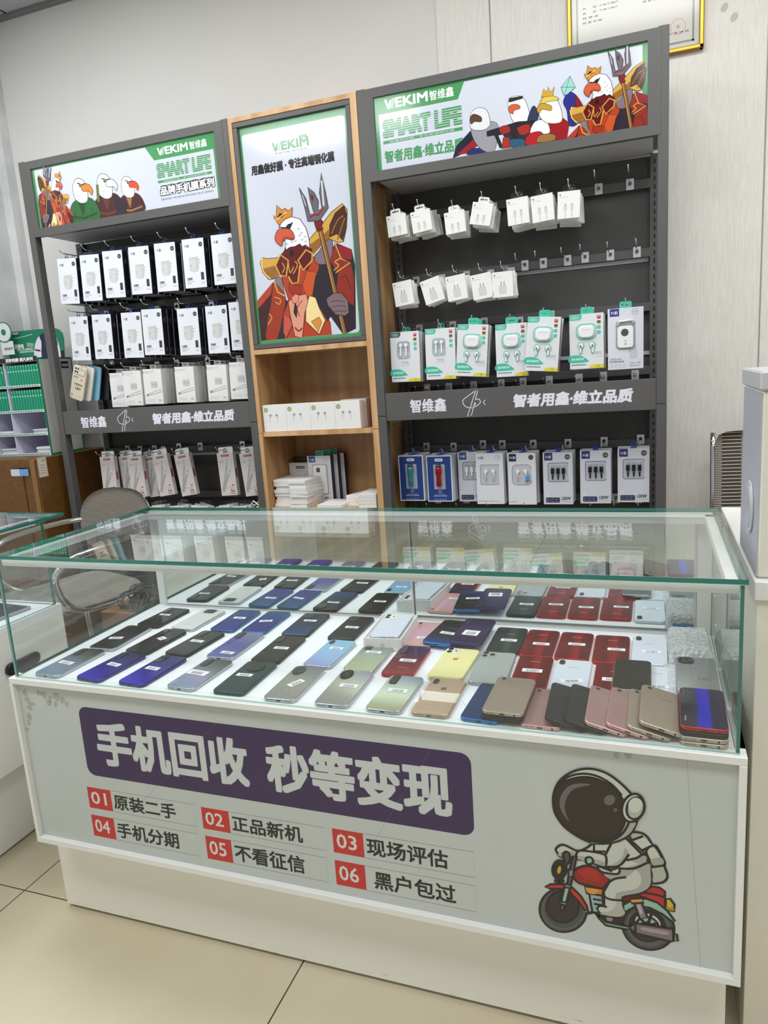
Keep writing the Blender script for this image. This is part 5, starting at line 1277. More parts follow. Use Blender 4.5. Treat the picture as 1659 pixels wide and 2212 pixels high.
BK = {
 'silver': gradmat('back_silver', [(0, (176, 178, 180)), (1, (150, 152, 156))], .16, .7),
 'silveriris': gradmat('back_iris', [(0, (150, 176, 205)), (.4, (178, 170, 205)), (.7, (120, 124, 124)), (1, (70, 74, 74))], .14, .6, rot=15),
 'violet': gradmat('back_violet_sheen', [(0, (58, 34, 226)), (.45, (50, 36, 160)), (1, (38, 36, 84))], .14, .55, rot=20),  # brighter blue end: the finish's specular streak painted into the gradient
 'dgreen': gradmat('back_dgreen', [(0, (36, 62, 62)), (1, (42, 66, 66))], .32, .3, coat=.1),
 'silvergold': gradmat('back_silvergold', [(0, (168, 170, 170)), (.5, (190, 190, 170)), (1, (140, 146, 160))], .2, .65, rot=25),
 'silveryellow': gradmat('back_silveryellow', [(0, (186, 190, 150)), (.45, (176, 186, 164)), (1, (120, 138, 152))], .16, .5),
 'gold': gradmat('back_gold', [(0, (206, 178, 150)), (1, (200, 172, 148))], .35, .3),
 'navy': gradmat('back_navy', [(0, (26, 52, 104)), (1, (28, 50, 92))], .4, .3),
 'champ': gradmat('back_champ', [(0, (170, 154, 138)), (1, (166, 150, 134))], .42, .55, coat=0),
 'rose': gradmat('back_rose', [(0, (176, 138, 136)), (1, (170, 134, 132))], .42, .5, coat=0),
 'black': gradmat('back_black', [(0, (24, 24, 26)), (1, (32, 32, 36))], .12, .1),
 'blackm': gradmat('back_blackm', [(0, (24, 25, 28)), (1, (28, 28, 32))], .5, .1, coat=0),
 'white': gradmat('back_white', [(0, (214, 220, 234)), (1, (216, 222, 232))], .15, .05),
 'pwhite': gradmat('back_pwhite', [(0, (218, 218, 214)), (1, (208, 208, 206))], .25, .2),
 'red': gradmat('back_red', [(0, (150, 14, 28)), (.38, (110, 16, 26)), (.5, (160, 20, 32)), (.62, (168, 22, 34)), (.68, (116, 18, 28)), (1, (104, 18, 26))], .13, .45, axis=0, half=.042),
 'bluegrad': gradmat('back_bluegrad', [(0, (24, 26, 140)), (.5, (22, 50, 140)), (1, (30, 90, 140))], .13, .5),
 'dblue': gradmat('back_dblue', [(0, (20, 66, 128)), (.5, (22, 36, 66)), (1, (18, 26, 44))], .13, .4),
 'honor': gradmat('back_lilac', [(0, (120, 124, 196)), (.5, (96, 100, 176)), (1, (150, 154, 190))], .2, .6, rot=20),
 'sky': gradmat('back_sky', [(0, (160, 168, 222)), (.5, (150, 192, 232)), (1, (140, 196, 224))], .2, .3),
 'bluered': gradmat('back_bluered', [(0, (150, 24, 40)), (.5, (104, 34, 58)), (1, (36, 44, 104))], .12, .4),
 'yellow': gradmat('back_yellow', [(0, (226, 220, 158)), (1, (226, 220, 160))], .6, 0, coat=0),
 'clearsilver': gradmat('back_clearsilver', [(0, (190, 196, 194)), (1, (196, 200, 200))], .3, .3),
 'pink': gradmat('back_pink', [(0, (226, 178, 168)), (.5, (226, 176, 196)), (1, (222, 178, 170))], .15, .3),
 'blackblue': gradmat('back_blackblue', [(0, (14, 74, 140)), (.3, (20, 30, 54)), (1, (22, 22, 26))], .13, .3),
 'purple': gradmat('back_purple', [(0, (46, 28, 66)), (.5, (54, 32, 96)), (1, (40, 26, 74))], .12, .4),
 'charcoal': gradmat('back_charcoal', [(0, (40, 46, 48)), (.45, (44, 52, 54)), (.55, (70, 80, 82)), (.75, (46, 54, 56)), (1, (38, 44, 46))], .13, .3, axis=0, half=.04),
 'royal': gradmat('back_royal_sheen', [(0, (26, 22, 40)), (.36, (30, 26, 60)), (.46, (20, 20, 210)), (.60, (40, 40, 220)), (.66, (34, 28, 76)), (.9, (30, 26, 66)), (1, (70, 40, 170))], .13, .5, axis=0, half=.042),  # bright blue middle stripe is a reflection painted into the back colour
 'screen': pm('phone_screen', (30, 27, 26), .06, 0, .5),
}
FR = {'silver': pm('frame_silver', (190, 192, 200), .25, .8), 'violet': pm('frame_violet', (70, 66, 130), .25, .7), 'dgreen': pm('frame_green', (50, 84, 84), .25, .6), 'gold': pm('frame_gold', (196, 170, 140), .3, .7),
      'blue': pm('frame_blue', (44, 120, 190), .3, .5), 'black': pm('frame_black', (30, 30, 32), .3, .3), 'rose': pm('frame_rose', (214, 170, 166), .35, .5), 'champ': pm('frame_champ', (190, 176, 160), .35, .6), 'red': pm('frame_red', (176, 26, 40), .25, .4),
      'teal': pm('frame_teal', (50, 110, 150), .25, .6), 'yellow': pm('frame_yellow', (226, 220, 158), .6), 'white': pm('frame_white', (210, 214, 222), .25, .3)}
LENS = pm('lens_glass', (16, 16, 20), .05, 0, .6); LRING = pm('lens_ring', (128, 128, 132), .25, .7)
def phone(x, y, ang, L, W, fc, bk, camst, label, z=0.0, tilt=0, pitch=0, sticker=None, logo=None, T=.0082, wrap=False, group='second-hand phones laid out in the glass counter', screen=False, dots=False):
    e = empty('smartphone', (x, y, DECK + .0004 + z), label, 'phone', group, rot=(radians(pitch), radians(tilt), radians(ang)))
    F = FR[fc]; g = G()
    out = rrect(W, L, .0105, 6)
    g.prism(out, 0, T - .0006, F, bev=.0014)
    g.box(-.0045, .0045, -L / 2 - .0003, -L / 2 + .002, T * .3, T * .62, BLACK)
    for k in range(6):
        xx = -W * .38 + k * .0028; g.box(xx, xx + .0015, -L / 2 - .0002, -L / 2 + .001, T * .38, T * .55, BLACK)
    if dots:
        g.tube([(W * .30, -L / 2 - .0003, T * .45), (W * .30, -L / 2 + .001, T * .45)], .0019, BLACK, 10)
        for k in (1, 2): g.box(W * .30 - .009 - k * .004, W * .30 - .008 - k * .004, -L / 2 - .0002, -L / 2 + .001, T * .42, T * .52, BLACK)
    else: g.box(W * .16, W * .38, -L / 2 - .0002, -L / 2 + .0005, T * .36, T * .37, BLACK); g.box(W * .16, W * .38, -L / 2 - .0002, -L / 2 + .0005, T * .58, T * .59, BLACK)
    g.build('frame', e)
    g = G(); g.prism(rrect(W - .0022, L - .0022, .0095, 6), T - .0010, T, BK[bk], bev=.0006)
    top = T
    g.frame((0, 0, top), u=(1, 0, 0), v=(0, 1, 0), n=(0, 0, 1))
    if logo:
        t, lx, ly, lw, lh, la, lc = logo
        if t == 'APPLE': apple(g, lx, ly, lw, lc)
        elif t: g.text(t, lx - lw / 2 * cos(la), ly - lw / 2 * sin(la), w=lw, h=lh, col=lc, ang=la)
    cover = g.build('screen' if screen else 'back_cover', e)
    # camera
    def mod(out, h, m, lens, name='camera_module'):
        g = G()
        if out: g.prism(out, top, top + h, m, bev=min(.0005, h / 3))
        for (a, b, r) in lens:
            z1 = top + (h if out else 0)
            g.prism(ell(a, b, r, r, 0, 16), z1, z1 + .0006, LRING); g.prism(ell(a, b, r * .78, r * .78, 0, 16), z1 + .0006, z1 + .0008, LENS)
        g.build(name, e)
    cx, cy = -W / 2 + .0155, L / 2 - .024
    if camst == 'bar': mod(rrect(.0165, .040, .006, 4, cx, cy), .0014, LENS, [(cx, cy + .012 - .0115 * k, .0048) for k in range(3)])
    elif camst == 'barw': mod(rrect(.034, .026, .006, 4, 0 - .004, L / 2 - .019), .0014, LENS, [(-.012, L / 2 - .013, .0045), (.002, L / 2 - .013, .0045), (-.012, L / 2 - .025, .0045), (.002, L / 2 - .025, .0045)])
    elif camst == 'sq': mod(rrect(.027, .031, .006, 4, cx + .004, cy + .002), .0014, LENS, [(cx - .002, cy + .010, .0045), (cx - .002, cy - .003, .0045), (cx + .009, cy + .004, .0035)])
    elif camst == 'round': mod(ell(0, L / 2 - .034, .0205, .0205, 0, 30), .0016, pm('camera_ring', (44, 52, 54), .25, .4), [(-.008, L / 2 - .026, .0048), (.008, L / 2 - .026, .0048), (-.008, L / 2 - .042, .0048), (.008, L / 2 - .042, .0048)])
    elif camst == 'oval': mod(ell(cx + .003, cy - .001, .0135, .0215, 0, 26), .0018, LENS, [(cx + .003, cy + .008, .0062), (cx + .003, cy - .008, .0062)])
    elif camst == 'ip11': mod(rrect(.029, .029, .008, 5, cx + .003, L / 2 - .018), .0008, pm('ip_mod_' + bk, (228, 228, 226) if bk != 'clearsilver' else (190, 192, 190), .25), [(cx - .004, L / 2 - .011, .0062), (cx - .004, L / 2 - .025, .0062)])
    elif camst == 'ip11y':
        mod(rrect(.029, .029, .008, 5, cx + .003, L / 2 - .018), .0008, pm('ip_mod_black', (226, 224, 214), .25), [(cx - .004, L / 2 - .011, .006), (cx - .004, L / 2 - .025, .006), (cx + .010, L / 2 - .018, .0024)])
    elif camst == 'tri': mod(rrect(.031, .031, .008, 5, cx + .004, L / 2 - .019), .0010, pm('tri_mod', (176, 180, 178), .3), [(cx - .004, L / 2 - .011, .006), (cx - .004, L / 2 - .026, .006), (cx + .011, L / 2 - .019, .006)])
    elif camst == 'pill': mod(rrect(.0115, .0215, .0057, 5, cx - .003, cy + .006), .0012, LENS, [(cx - .003, cy + .0115, .0045), (cx - .003, cy + .001, .0045)])
    elif camst == 'dot': mod(None, 0, LENS, [(cx - .002, L / 2 - .011, .0042)])
    elif camst == 'vdots': mod(None, 0, LENS, [(cx - .005, L / 2 - .012 - .011 * k, .0042) for k in range(3)])
    elif camst == 'biground': mod(rrect(.030, .030, .012, 5, cx + .004, L / 2 - .022), .0014, LENS, [(cx + .004, L / 2 - .022, .007)])
    if sticker:
        sx, sy, sw, sh, sa = sticker
        g = G(); ca, sn = cos(radians(sa)), sin(radians(sa))
        g.frame((0, 0, 0), u=(1, 0, 0), v=(0, 1, 0), n=(0, 0, 1))
        g.add([(-sw / 2, -sh / 2, 0), (sw / 2, -sh / 2, 0), (sw / 2, sh / 2, 0), (-sw / 2, sh / 2, 0), (-sw / 2, -sh / 2, .0003), (sw / 2, -sh / 2, .0003), (sw / 2, sh / 2, .0003), (-sw / 2, sh / 2, .0003)], [(3, 2, 1, 0), (4, 5, 6, 7), (0, 1, 5, 4), (1, 2, 6, 5), (2, 3, 7, 6), (3, 0, 4, 7)], P((232, 233, 236)))
        g.frame((0, 0, .0003), u=(1, 0, 0), v=(0, 1, 0), n=(0, 0, 1))
        rr = random.Random(int(x * 997 + y * 331)); xx = -sw * .30
        while xx < sw * .30:
            w_ = rr.choice((.0005, .0009, .0014)); g.lay = 1; g.rect(xx, -sh * .30, xx + w_, sh * .12, (34, 34, 38)); xx += w_ + rr.choice((.0005, .0008, .0011))
        g.lay = 1; g.rect(-sw * .34, sh * .24, sw * .3, sh * .30, (120, 120, 124)); g.lay = 1; g.rect(-sw * .25, -sh * .42, sw * .22, -sh * .38, (120, 120, 124))
        g.build('barcode_sticker', e, (sx, sy, top + .0003), (0, 0, radians(sa)))
    if wrap:
        g = G(); rr = random.Random(int(x * 1000)); o2 = rrect(W + .007, L + .009, .010, 5)
        g.prism([(a + rr.uniform(-.0008, .0008), b + rr.uniform(-.0008, .0008)) for a, b in o2], .0002, top + .0026, FILM, bev=.001)
        for k in range(5):
            a = (rr.uniform(-W / 2, W / 2), rr.uniform(-L / 2, L / 2)); b_ = (a[0] + rr.uniform(-.03, .03), a[1] + rr.uniform(-.03, .03))
            g.tube([(a[0], a[1], top + .0027), ((a[0] + b_[0]) / 2 + .004, (a[1] + b_[1]) / 2, top + .0033), (b_[0], b_[1], top + .0027)], .0006, FILM, 5)
        g.build('plastic_wrap', e)
    return e
VV = lambda lx=0, ly=.042, c=(190, 150, 150): ('vivo', lx, ly, .020, .0055, 0, c)
ST = lambda x=0.002, y=0, w=.036, h=.0135, a=0: (x, y, w, h, a)
# front row, left to right
phone(.093, .0945, -2, .152, .072, 'silver', 'silveriris', 'bar', 'silver iridescent phone at the left end of the front row', sticker=ST(-.004, -.010, .042, .015, -6))
phone(.212, .094, -5, .150, .071, 'violet', 'violet', 'bar', 'violet blue phone second from the left in the front row', sticker=ST(.002, .004, .036, .015, -6))
phone(.325, .0945, -3.5, .152, .070, 'violet', 'violet', 'bar', 'violet blue phone third from the left in the front row', sticker=ST(-.004, .002, .036, .015, -4))
phone(.446, .098, -3, .150, .070, 'silver', 'silveriris', 'bar', 'silver phone with the widest barcode sticker in the front row', sticker=ST(-.006, -.002, .050, .022, -4), logo=('HUAWEI', -.026, -.055, .022, .0035, radians(90), (200, 200, 210)))
phone(.556, .102, 1, .156, .073, 'dgreen', 'dgreen', 'round', 'dark green phone with round camera disc in the front row', sticker=ST(-.006, .004, .036, .0135, 0), logo=('HUAWEI', -.030, -.050, .022, .003, radians(90), (120, 140, 140)))
phone(.675, .097, 1, .157, .070, 'silver', 'silvergold', 'oval', 'silver phone with oval camera and upright barcode sticker', sticker=ST(.004, -.006, .036, .0165, 62), logo=('5G', .006, -.045, .018, .012, 0, (150, 150, 140)))
phone(.786, .097, 1.5, .158, .071, 'silver', 'silvergold', 'oval', 'silver phone with oval camera and level barcode sticker', sticker=ST(.006, .004, .038, .0155, 0), logo=('5G', .006, -.045, .018, .012, 0, (150, 150, 140)))
phone(.894, .094, -.5, .153, .071, 'silver', 'silveryellow', 'bar', 'silver and pale yellow phone with bar camera in the front row', sticker=ST(.002, .006, .040, .0155, 0), logo=('HUAWEI', -.020, -.050, .022, .004, 0, (150, 155, 150)))
phone(.982, .097, 0, .152, .0715, 'gold', 'gold', 'pill', 'gold phone in crinkled plastic wrap, front row', logo=('APPLE', 0, .030, .014, 0, 0, (104, 84, 70)), wrap=True)
phone(1.078, .093, -3, .148, .071, 'blue', 'navy', 'dot', 'navy blue phone half hidden under the gold phone, front row', dots=True)
phone(1.116, .093, -1, .150, .074, 'black', 'blackm', 'dot', 'black phone directly under the flat gold phone, front row', z=.0088, dots=True)
phone(1.117, .0935, -1, .146, .073, 'champ', 'champ', 'dot', 'gold phone lying on top of a black phone, front row', z=.0176, dots=True, logo=('vivo', 0, .030, .02, .006, 0, (150, 134, 118)))
phone(1.182, .092, -1, .146, .070, 'rose', 'rose', 'dot', 'rose gold phone left of the two black phones in the fan', z=.0, dots=True)
fan = [(1.216, 'black', 'blackm', 'left black phone in the leaning fan of phones'), (1.250, 'black', 'blackm', 'right black phone in the leaning fan of phones'), (1.284, 'rose', 'rose', 'rose gold phone next to the black phones in the leaning fan'),
       (1.320, 'rose', 'rose', 'rose gold phone next to the gold phones in the leaning fan'), (1.352, 'champ', 'champ', 'gold phone under the topmost one of the leaning fan'), (1.372, 'champ', 'champ', 'topmost gold phone at the right end of the leaning fan')]
for k, (fx, fc_, bk_, lb) in enumerate(fan):
    th = 14.5; zz = 0 if k < 5 else .0098
    phone(fx + .004, .0925, (2, 0, 0, -1, 0, -1)[k], .146, .071, fc_, bk_, 'dot', lb, z=.0362 * sin(radians(th)) * 1.02 + zz, tilt=th, dots=True, logo=('vivo', .006, .030, .02, .006, 0, (100, 90, 84)), T=.0076)
for k, (fc_, bk_, lb) in enumerate((('champ', 'champ', 'gold phone at the bottom of the front right stack'), ('champ', 'champ', 'gold phone second from the bottom of the front right stack'), ('black', 'blackm', 'black phone third from the bottom of the front right stack'))):
    phone(1.440, .0915, -1.2, .148, .073, fc_, bk_, 'dot', lb, z=.0088 * k, dots=True)
phone(1.441, .0915, -1.4, .147, .0715, 'red', 'royal', 'vdots', 'blue phone with red rim on top of the front right stack', z=.0264, dots=True, logo=('honor', -.026, -.045, .018, .004, radians(90), (170, 170, 200)))
# second row
phone(.104, .255, 1, .156, .075, 'silver', 'black', 'bar', 'black phone with silver rim at the left end of the second row', sticker=ST(-.006, -.012, .036, .014, 10))
phone(.216, .250, -4, .152, .069, 'black', 'black', 'bar', 'black phone with tilted sticker, second in the second row', sticker=ST(.006, .012, .022, .018, -24), logo=('', 0, 0, 0, 0, 0, K))
phone(.325, .256, -4.5, .152, .068, 'black', 'black', 'bar', 'black phone with level sticker, third in the second row', sticker=ST(0, .006, .036, .0135, 0), logo=('HONOR', -.012, -.030, .014, .003, 0, (110, 100, 90)))
phone(.435, .262, 0, .156, .072, 'silver', 'honor', 'bar', 'lilac blue phone with big letters along its back', sticker=ST(.008, -.052, .034, .0135, -4), logo=('HONOR', -.018, -.006, .085, .014, radians(76), (54, 54, 130)))
phone(.551, .259, 1.5, .155, .071, 'black', 'black', 'bar', 'black phone straight behind the dark green one', sticker=ST(.006, .0, .036, .0135, 0), logo=('vivo', -.024, -.040, .02, .006, radians(70), (90, 84, 80)))
phone(.682, .257, -1, .150, .068, 'silver', 'sky', 'pill', 'light blue phone in the middle of the second row', sticker=ST(.004, .024, .032, .0135, 0))
phone(.780, .253, 0, .153, .071, 'silver', 'silveryellow', 'bar', 'silver green phone with bar camera in the second row', sticker=ST(.0, .022, .036, .013, 0), logo=('HUAWEI', -.018, -.044, .02, .004, 0, (150, 155, 150)))
phone(.866, .249, 1, .155, .069, 'red', 'bluered', 'bar', 'phone fading from dark blue to dark red, second row', sticker=ST(.004, -.004, .036, .0145, 0), logo=('HONOR', .004, -.044, .02, .0045, 0, (180, 120, 120)))
phone(.971, .251, -1.5, .154, .0745, 'yellow', 'yellow', 'ip11y', 'phone in pale yellow case in the second row', T=.0098, logo=('APPLE', -.002, .018, .015, 0, 0, (186, 140, 60)))
phone(1.054, .248, 1.5, .156, .0755, 'silver', 'clearsilver', 'tri', 'silver three-lens phone in clear plastic wrap', wrap=True)
phone(1.135, .243, 1, .150, .0715, 'red', 'red', 'dot', 'red phone at the left of the second row group', sticker=ST(.0, .000, .040, .0155, 0), logo=VV(0, .044))
phone(1.212, .238, 0, .150, .0715, 'white', 'white', 'pill', 'white phone with crooked sticker in the second row', sticker=ST(.004, -.028, .042, .016, 14), logo=VV(0, .034, (130, 130, 140)))
phone(1.291, .236, 0, .150, .0715, 'red', 'red', 'dot', 'red phone half covered by the face-up black phone', sticker=ST(-.002, -.006, .036, .0155, 0), logo=VV(.004, .030))
phone(1.370, .236, 0, .150, .0715, 'white', 'white', 'pill', 'white phone right of the face-up black phone', sticker=ST(.004, -.020, .036, .0145, 0), logo=VV(0, .036, (130, 130, 140)))
phone(1.326, .241, 0, .140, .070, 'silver', 'screen', None, 'phone lying face up with black screen on a red phone', z=.0102, screen=True)
# third row
phone(.120, .408, -3, .140, .072, 'black', 'black', 'bar', 'black phone at the left end of the back row', sticker=ST(-.006, .012, .034, .011, 0))
phone(.231, .409, -3, .150, .072, 'silver', 'pwhite', 'barw', 'pearl white phone with dark camera block in the back row', logo=('iQOO', .002, -.046, .020, .006, 0, (110, 110, 110)))
phone(.339, .419, 1, .154, .069, 'teal', 'bluegrad', 'vdots', 'deep blue phone with level sticker in the back row', sticker=ST(.004, .012, .034, .013, 0))
phone(.429, .421, 1, .154, .068, 'teal', 'bluegrad', 'vdots', 'deep blue phone with slanted sticker in the back row', sticker=ST(-.002, .000, .034, .0125, 14))
phone(.542, .422, 2, .155, .072, 'black', 'dblue', 'sq', 'dark blue phone with square camera in the back row', sticker=ST(.002, .020, .034, .012, 0))
phone(.668, .417, 0, .154, .068, 'black', 'black', 'sq', 'black phone left of the white boxed phone', sticker=ST(.002, -.002, .034, .0135, 0))
phone(.855, .408, 3, .150, .070, 'rose', 'pink', 'dot', 'pale pink phone next to the white box', sticker=ST(.010, -.030, .034, .0125, 0))
phone(.916, .407, -6, .150, .072, 'blue', 'blackblue', 'dot', 'black and blue phone leaning on the pink phone', z=.0086, sticker=ST(.004, -.012, .036, .0135, -6), logo=VV(.004, .020, (100, 100, 110)))
phone(.978, .403, -2, .152, .073, 'violet', 'purple', 'vdots', 'dark purple phone with large silver label in the back row', z=.0174, sticker=ST(.0, -.020, .036, .030, -4))
phone(1.056, .403, 0, .150, .0715, 'black', 'charcoal', 'dot', 'charcoal phone left of the red ones in the back row', sticker=ST(.004, -.006, .036, .0135, 0), logo=VV(.002, .030, (150, 150, 152)))
phone(1.129, .398, -.6, .152, .071, 'red', 'red', 'dot', 'leftmost red phone in the back row', sticker=ST(.004, -.010, .036, .0135, 0), logo=VV())
phone(1.204, .395, -.6, .152, .071, 'red', 'red', 'dot', 'middle one of the three red phones in the back row', sticker=ST(.004, .004, .036, .0135, 0), logo=VV())
phone(1.281, .390, .4, .152, .073, 'red', 'red', 'dot', 'rightmost red phone in the back row', sticker=ST(.010, -.006, .036, .0135, 0), logo=VV())
phone(1.357, .397, -.5, .152, .070, 'white', 'white', 'pill', 'white phone beside the bubble wrap in the back row', sticker=ST(.004, -.012, .038, .0135, 0), logo=VV(0, .030, (130, 130, 140)))
# white box with phone
e = empty('phone_box', (.785, .385, DECK + .0004), 'white open phone box holding a white phone in the back row', 'phone box', rot=(0, 0, radians(4)))
g = G(); W_, L_, H_ = .089, .162, .030
g.box(-W_ / 2, W_ / 2, -L_ / 2, -L_ / 2 + .0025, 0, H_, CARD, .0004); g.box(-W_ / 2, W_ / 2, L_ / 2 - .0025, L_ / 2, 0, H_, CARD, .0004)
g.box(-W_ / 2, -W_ / 2 + .0025, -L_ / 2 + .0025, L_ / 2 - .0025, 0, H_, CARD, .0004); g.box(W_ / 2 - .0025, W_ / 2, -L_ / 2 + .0025, L_ / 2 - .0025, 0, H_, CARD, .0004); g.box(-W_ / 2 + .0025, W_ / 2 - .0025, -L_ / 2 + .0025, L_ / 2 - .0025, 0, .0235, CARD)
g.frame((0, -L_ / 2, 0)); apple(g, 0, .014, .013, (206, 206, 208)); g.build('tray', e)
phone(.786, .386, 4, .148, .0715, 'silver', 'white', 'ip11y', 'white two-lens phone lying in the white open box', z=.0238, logo=('APPLE', 0, .006, .013, 0, 0, (190, 196, 208)))
# wrapped stack at the right
def bubble_pack(loc, w, l, h, label, rz=0, flap=None):
    g = G(); rr = random.Random(3); nx, ny = 18, 30; pts = []
    def top(i, j):
        u, v = i / nx, j / ny
        ed = min(u, 1 - u, v, 1 - v)
        return h * min(1, (ed * 9) ** .6 if ed > 0 else 0) + rr.uniform(-.0012, .0012) + .0009 * sin(j * 2.3)
    P_ = [((i / nx - .5) * w + rr.uniform(-.0008, .0008), (j / ny - .5) * l, max(.0005, top(i, j))) for j in range(ny + 1) for i in range(nx + 1)]
    fs = [(j * (nx + 1) + i, j * (nx + 1) + i + 1, (j + 1) * (nx + 1) + i + 1, (j + 1) * (nx + 1) + i) for j in range(ny) for i in range(nx)]
    g.add(P_, fs, BUBBLE, True)
    g.prism(rrect(w * .99, l * .99, .006, 3), .0001, .0006, BUBBLE)
    return g.build('bubble_wrap_pack', None, loc, (0, 0, radians(rz)), label, 'bubble wrap pack')
phone(1.437, .425, 0, .148, .070, 'blue', 'dblue', 'dot', 'phone inside the bubble wrap at the back right corner', z=.0046)
bubble_pack((1.436, .422, DECK + .0004), .090, .158, .032, 'bubble wrap pack at the back right corner of the counter', 1)
bubble_pack((1.430, .256, DECK + .0004), .098, .168, .010, 'flat bubble wrap sheet under the cracked silver phone')
phone(1.441, .262, -1, .158, .073, 'silver', 'silver', 'biground', 'cracked silver phone lying on bubble wrap at the right', z=.0125, logo=('5G', .010, -.030, .018, .012, 0, (90, 92, 94)))

# ================================================================ LEFT GLASS COUNTER
LO = (-.65, -.35, 0)
lc = empty('glass_counter', LO, 'second white glass counter at the left edge, standing at right angles', 'display counter')
def LB(n, *a, **k): return boxobj(n, *a, parent=lc, off=LO, **k)
LB('kick_board', -1.02, -.35, -1.15, .42, .008, .248, WHITE)
LB('carcass', -1.06, -.30, -1.20, .475, .2485, .632, WHITE, bev=.001)
LB('deck_board', -1.06, -.30, -1.20, .475, .6325, .650, pm('deck_white', (236, 238, 242), .4))
g = G(); pane(g, -.272 - LO[0], -.267 - LO[0], -1.19 - LO[1], .462 - LO[1], .6505, .9145, GEDGE)
g = G(); pane(g, -.312 - LO[0], -.307 - LO[0], -1.19 - LO[1], .462 - LO[1], .6505, .9145, GEDGE); g.build('side_glass', lc)
g = G(); pane(g, -1.05 - LO[0], -.313 - LO[0], .457 - LO[1], .462 - LO[1], .6505, .9145, GEDGE); g.build('back_glass', lc)
g = G(); pane(g, -1.05 - LO[0], -.250 - LO[0], -1.2 - LO[1], .487 - LO[1], .915, .924, GEDGE); g.build('top_glass', lc)
LB('top_rail', -.335, -.313, -1.19, .44, .897, .9147, WHITE, bev=.001)
g = G(); g.prism([(y, z) for (y, z) in rrect(.118, .034, .0165, 6, .302 - LO[1], .530)], -.30 - LO[0], -.288 - LO[0], BLACK, bev=.003, M=lambda p: (p[2], p[0], p[1])); g.build('handle', lc)
e = empty('tablet', (-.48, .34, .6505), 'dark tablet in grey cover lying in the left glass counter', 'tablet', rot=(0, 0, radians(-5)))
g = G(); g.prism(rrect(.25, .17, .012, 5), 0, .008, pm('grey_cover', (150, 152, 156), .4), bev=.001); g.build('cover', e)
g = G(); g.prism(rrect(.235, .155, .006, 4), .008, .009, pm('dark_screen', (40, 40, 44), .08)); g.build('screen', e)
e = G(); e.box(-.03, .03, -.045, .045, 0, .012, pm('orange_box', (206, 84, 40), .5), .001); e.build('orange_carton', None, (-.66, .33, .6505), (0, 0, .2), 'small orange box lying behind the tablet in the left counter', 'box')

# ================================================================ RIGHT COUNTER AND DEVICE
RO = (1.95, .4, 0)
rc = empty('side_counter', RO, 'cream side counter touching the right end of the display counter', 'counter')
def RB(n, *a, **k): return boxobj(n, *a, parent=rc, off=RO, **k)
RB('worktop', 1.515, 2.45, .105, .708, .866, .898, WHITE, bev=.0015)
RB('carcass', 1.520, 2.44, .112, .70, .0, .865, CREAM, bev=.001)
DO = (1.68, .24, .8985)
dv = empty('countertop_cabinet', DO, 'tall grey and cream cabinet with round badge standing on the side counter', 'cabinet')
g = G(); g.box(1.520 - DO[0], 1.86 - DO[0], .124 - DO[1], .355 - DO[1], 0, .300, pm('cream_case', (224, 220, 206), .45), .003); g.build('body', dv)
g = G(); g.box(1.5185 - DO[0], 1.5200 - DO[0], .126 - DO[1], .353 - DO[1], .002, .296, pm('lavender_grey', (176, 178, 188), .4)); g.build('side_cover', dv)
g = G(); g.box(1.515 - DO[0], 1.865 - DO[0], .118 - DO[1], .360 - DO[1], .3002, .330, pm('cap_grey', (188, 188, 190), .4), .003); g.box(1.53 - DO[0], 1.865 - DO[0], .1175 - DO[1], .119 - DO[1], .301, .329, CREAM); g.build('lid', dv)
g = G()
for (r, d_, m_) in ((.043, .004, pm('badge_ring', (196, 200, 206), .25)), (.034, .0055, pm('badge_disc', (182, 184, 192), .3))):
    g.prism(ell(.215 - DO[1], .100, r, r * 1.05, 0, 32), -d_, 0, m_, bev=.001, M=lambda p: (1.5184 - DO[0] + p[2], p[0], p[1]))
g.build('round_badge', dv)

def shell(name, parent, w, h, curve, mat, M, nx=16, ny=14, power=2.6):
    """curved woven sheet with a rounded outline, 4 mm thick"""
    g = G(); pts = []; uvs = []
    for s_ in (0, 1):
        for j in range(ny + 1):
            for i in range(nx + 1):
                u, v = i / nx * 2 - 1, j / ny * 2 - 1
                r = max(abs(u), abs(v)) or 1
                n_ = max((abs(u / r) ** power + abs(v / r) ** power) ** (1 / power), 1e-9)
                x, z = u / n_ * w / 2, v / n_ * h / 2
                y = curve * (x / (w / 2)) ** 2 + .004 * s_
                pts.append(M((x, y, z))); uvs.append((x, z))
    n = (nx + 1) * (ny + 1)
    f = [(j * (nx + 1) + i, j * (nx + 1) + i + 1, (j + 1) * (nx + 1) + i + 1, (j + 1) * (nx + 1) + i) for j in range(ny) for i in range(nx)]
    fb = [tuple(n + k for k in reversed(q)) for q in f]
    rim = [i for i in range(nx)] + [nx + j * (nx + 1) for j in range(ny)] + [ny * (nx + 1) + nx - i for i in range(nx)] + [(ny - j) * (nx + 1) for j in range(ny)]
    fr_ = [(rim[k], rim[(k + 1) % len(rim)], rim[(k + 1) % len(rim)] + n, rim[k] + n) for k in range(len(rim))]
    g.add(pts, f + fb, mat, True); g.add([], [], CHROME)
    b = 0
    for q in fr_: g.face(list(q), CHROME)
    me_o = g.build(name, parent)
    ul = me_o.data.uv_layers.new(name='UVMap')
    for lp in me_o.data.loops: ul.data[lp.index].uv = uvs[lp.vertex_index]
    return me_o
